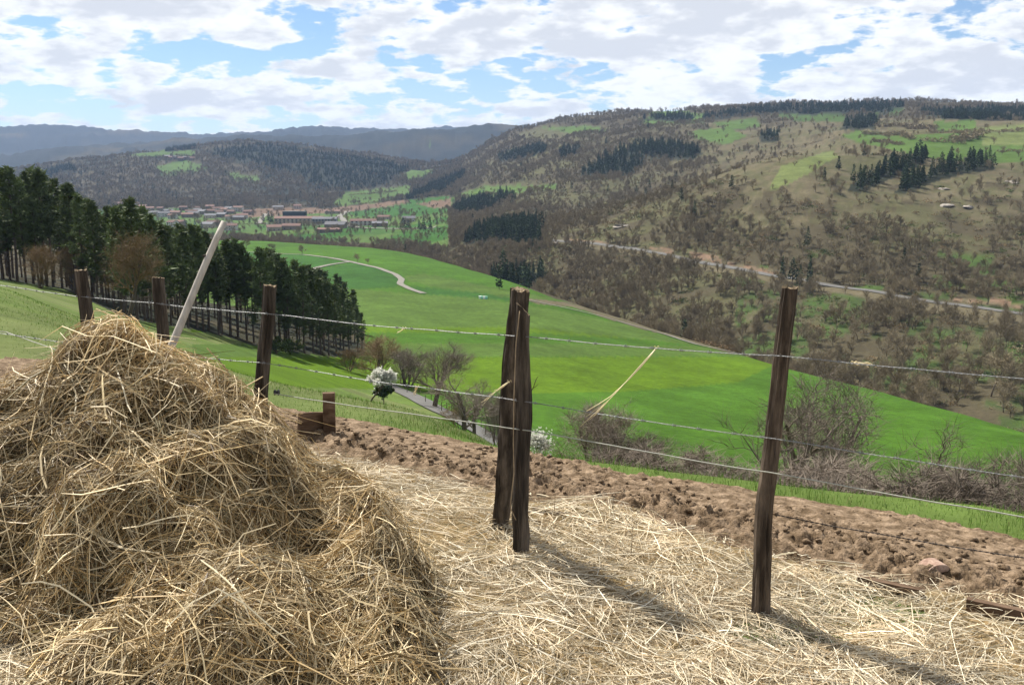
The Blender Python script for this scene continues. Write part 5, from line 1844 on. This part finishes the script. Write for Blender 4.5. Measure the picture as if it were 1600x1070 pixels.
# single bare trees in the fields
for px, py, top, sx, lab in ((427, 393, 378, 1.3, 'round bare tree by the field track, left of its twin'), (472, 398, 381, 1.5, 'round bare tree by the field track, nearest to the pole tip'), (558, 411, 393, 1.2, 'bare tree at the fork of the field track'), (575, 413, 402, 1.0, 'faint thin bare tree just right of the track fork'),
                             (596, 312, 290, 1.0, 'pale bare tree alone on the pasture beyond the village'), (385, 388, 372, 1.3, 'bare tree in the far corner of the crop field behind the pines')):
    p = hit(px, py, 4.2, 12)
    h = EYE + float(slope_of(top)) * p.y - p.z
    o = link('bare_tree', MID[px % 4], None, p, 1.0)
    o.scale = (h * sx, h * sx, h)
    tag(o, lab, 'bare tree')

# ------------------------------------------------------------------ village
def house(name, px, py, w, d, h, rz, wall, roof, label, rh=2.6, gable=True, wins=3, group='village houses', cat='house', vmin=8.2, vmax=13):
    p = hit(px, py, vmin, vmax)
    root = empty(name, p, rz)
    tag(root, label, cat, group)
    B = Buf().box((0, 0, h / 2 - 0.5), (w, d, h + 1))
    if gable:
        V = np.array([(-w / 2, -d / 2, h), (-w / 2, d / 2, h), (-w / 2, 0, h + rh), (w / 2, -d / 2, h), (w / 2, d / 2, h), (w / 2, 0, h + rh)])
        B.add(V, None, np.array([(0, 2, 1), (3, 4, 5)]))
    link('wall', B.mesh('wall', [M[wall]]), root)
    o_, t_ = 0.5, 0.25
    if gable:
        RB = Buf()
        for s in (-1, 1):
            sl = rh / (d / 2)
            y1, z1 = s * (d / 2 + o_), h - o_ * sl
            V = np.array([(-w / 2 - o_, y1, z1), (w / 2 + o_, y1, z1), (w / 2 + o_, 0, h + rh), (-w / 2 - o_, 0, h + rh)])
            V = np.vstack([V + (0, 0, 0.05), V + (0, 0, 0.05 + t_)])
            RB.add(V, np.array([(3, 2, 1, 0), (4, 5, 6, 7), (0, 1, 5, 4), (1, 2, 6, 5), (2, 3, 7, 6), (3, 0, 4, 7)]))
        ro = link('roof', RB.mesh('roof', [M[roof]]), root)
        if w < 25:
            link('chimney', Buf().box((w * 0.25, d * 0.15, h + rh * 0.9), (0.7, 0.7, 1.6)).mesh('chimney', [M[wall]]), ro)
    else:
        link('roof', Buf().box((0, 0, h + 0.12), (w + 0.6, d + 0.6, 0.25)).mesh('roof', [M[roof]]), root)
    if wins:
        wm_ = Buf().box((0, 0, 0), (1.3 if w < 25 else 2.4, 0.12, 1.5 if w < 25 else 1.9)).mesh('window', [M['window']])
        for fl in range(1 if h < 5 else 2):
            for k in range(wins):
                link('window', wm_, root, (-w / 2 + w * (k + 0.5) / wins, -d / 2 - 0.03, 1.6 + 2.8 * fl))
    return root


house('long_building', 468, 349, 62, 13, 6.5, 0.02, 'wall_cream', 'roof_red', 'long village building with a red roof and a row of windows', 2.5, True, 12, None, 'building')
house('long_building', 508, 349.5, 30, 12, 6.0, 0.02, 'wall_grey', 'roof_grey', 'grey annexe at the right end of the long village building', 2.2, True, 8, None, 'building')
house('dark_hall', 461, 343.5, 31, 14, 11.5, 0.02, 'clad', 'clad', 'tall dark windowless hall behind the long village building', 0, False, 0, None, 'building')
house('long_house', 568, 352.5, 30, 10, 5.5, 0.05, 'wall_white', 'roof_red', 'white house row with red roof right of the village road', 2.2, True, 6, None, 'house')
house('village_house', 594, 354, 17, 9, 3.8, 0.05, 'wall_stone', 'roof_grey', 'low dark house beside the white house row', 2.0, True, 4, None)
house('village_house', 600, 343, 16, 8, 3.6, 0.0, 'wall_cream', 'roof_red', 'small red-roofed house under the far crop field', 2.0, True, 3, None)
house('village_house', 639, 347, 15, 9, 4.6, 0.1, 'wall_white', 'roof_grey', 'white house with dark roof at the right end of the village', 2.2, True, 3, None)
house('village_house', 520, 334, 24, 11, 4.0, 0.1, 'wall_cream', 'roof_red', 'pale long house at the edge of the ploughed field', 2.0, True, 4, None)
house('village_house', 525, 357, 22, 13, 4.5, -0.1, 'wall_stone', 'roof_grey', 'dark barn by the bend of the village road', 3.0, True, 3, None, 'barn')
house('village_house', 515, 363, 24, 9, 3.0, -0.05, 'wall_stone', 'roof_red', 'low red-roofed shed in front of the dark barn', 1.5, True, 3, None, 'shed')
house('village_house', 456, 359, 20, 11, 4.5, 0.0, 'wall_stone', 'roof_red', 'stone house half hidden by trees below the long building', 2.4, True, 3, None)
house('village_house', 428, 361, 15, 11, 4.5, 0.3, 'wall_cream', 'roof_red', 'small stone house left of the half hidden one', 2.4, True, 3, None)
house('village_house', 465, 326.5, 13, 10, 5.5, 0.2, 'wall_cream', 'roof_red', 'cream house alone on the ploughed field above the hall', 2.4, True, 3, None)
house('village_house', 435, 327, 18, 10, 4.0, 0.1, 'wall_cream', 'roof_grey', 'pale grey-roofed farm left of the cream field house', 2.2, True, 3, None)
house('village_house', 373, 331, 16, 11, 7.5, 0.0, 'wall_white', 'roof_red', 'tall white house standing up above the red-roof cluster', 2.0, True, 4, None)
rr_ = np.random.default_rng(55)
vl_seen = {}
vl = [(287, 329), (309, 328), (327, 327), (328, 333), (311, 332), (340, 331), (350, 333), (362, 334), (318, 335), (345, 336), (356, 331), (275, 337), (255, 339), (262, 334), (300, 334), (270, 342), (240, 336), (235, 330), (225, 326), (250, 330), (328, 341), (347, 340), (362, 343), (372, 344), (378, 342), (280, 353), (326, 356), (334, 353), (355, 356), (362, 360), (270, 354), (305, 339), (291, 340), (213, 322), (205, 330), (196, 318), (184, 322), (388, 336)]
vl.sort()
for i, (x, y) in enumerate(vl):
    grey = rr_.random() < 0.3
    kk_ = vl_seen[grey] = vl_seen.get(grey, -1) + 1
    house('village_house', x + rr_.uniform(-2, 2), y, rr_.uniform(11, 18), rr_.uniform(8, 11), rr_.uniform(3.6, 6), rr_.uniform(-0.5, 0.5), ('wall_cream', 'wall_white', 'wall_stone')[int(rr_.integers(3))], 'roof_grey' if grey else 'roof_red',
          'small %s-roofed house, %s of its colour from the left in the village cluster' % ('grey' if grey else 'red', nth(kk_)), 2.3, True, 3, 'grey-roofed village houses' if grey else 'red-roofed village houses')
for i, (x, y) in enumerate([(262, 247), (268, 249), (275, 248), (283, 250), (290, 249), (300, 250)]):
    house('hill_house', x, y, 15, 10, 5, 0.4 * (i % 3), 'wall_stone', 'roof_red' if i % 2 else 'roof_grey', 'tiny stone house, %s from the left in the hamlet on the wooded hill' % nth(i), 2.5, True, 0, 'hamlet houses on the hill', 'house', 11, 14.2)
# pale boxes on the field edge
for i, (x, y) in enumerate([(750, 466.5), (753, 467), (756.5, 467), (760, 467.2)]):
    p = hit(x, y, 4.5, 7)
    B = Buf().box((0, 0, 0.35), (0.75, 0.6, 0.8)).box((0, 0, 0.80), (0.85, 0.7, 0.10))
    tag(link('field_box', B.mesh('field_box', [M['hive_g' if i % 2 else 'hive_w']]), None, p), 'small %s box in the row on the crop edge' % ('pale green' if i % 2 else 'white'), 'box', 'boxes on the crop edge' + (' green' if i % 2 else ' white'))
# rock outcrops
for i, (x, y, s, lab) in enumerate([(972, 354, 6, 'large pale rock outcrop above the hillside road'), (1030, 272, 4, 'small pale rock at the edge of the conifer wood'), (1020, 277, 4, 'pale rock lump below the conifer wood'), (1480, 322, 5, 'pale rock streak on the right hillside'), (1510, 324, 5, 'longer pale rock streak on the right hillside'), (1580, 285, 5, 'pale rock near the right edge of the hillside'), (868, 380, 4, 'pale rock by the hillside road'), (1475, 296, 4, 'pale rock below the right conifer stand')]):
    p = hit(x, y, 8, 12)
    V, Q = blob(60 + i, 9, 0.45)
    tag(link('rock_outcrop', Buf().add(V * np.array([1.5, 1, 0.8]), Q).mesh('rock_outcrop', [M['stone']], False), None, p, 0.3 * i, s * 0.6), lab, 'rock')

# ------------------------------------------------------------------ haze
zmin, zmax = float(ZG.min()) - 1.0, float(ZG.max()) + 30
hb = Buf().box((0, 4600, (zmin + zmax) / 2), (17000, 10200, zmax - zmin))
hz = link('haze', hb.mesh('haze', []))
hm = bpy.data.materials.new('haze')
hm.use_nodes = True
nt = hm.node_tree
nt.nodes.clear()
pv = nt.nodes.new('ShaderNodeVolumePrincipled')
pv.inputs['Color'].default_value = (0.44, 0.63, 1.0, 1)
pv.inputs['Density'].default_value = 0.000056
pv.inputs['Anisotropy'].default_value = 0.0
mo = nt.nodes.new('ShaderNodeOutputMaterial')
nt.links.new(pv.outputs[0], mo.inputs['Volume'])
hz.data.materials.append(hm)
tag(hz, 'thin blue haze filling the valley air', 'haze', kind='stuff')
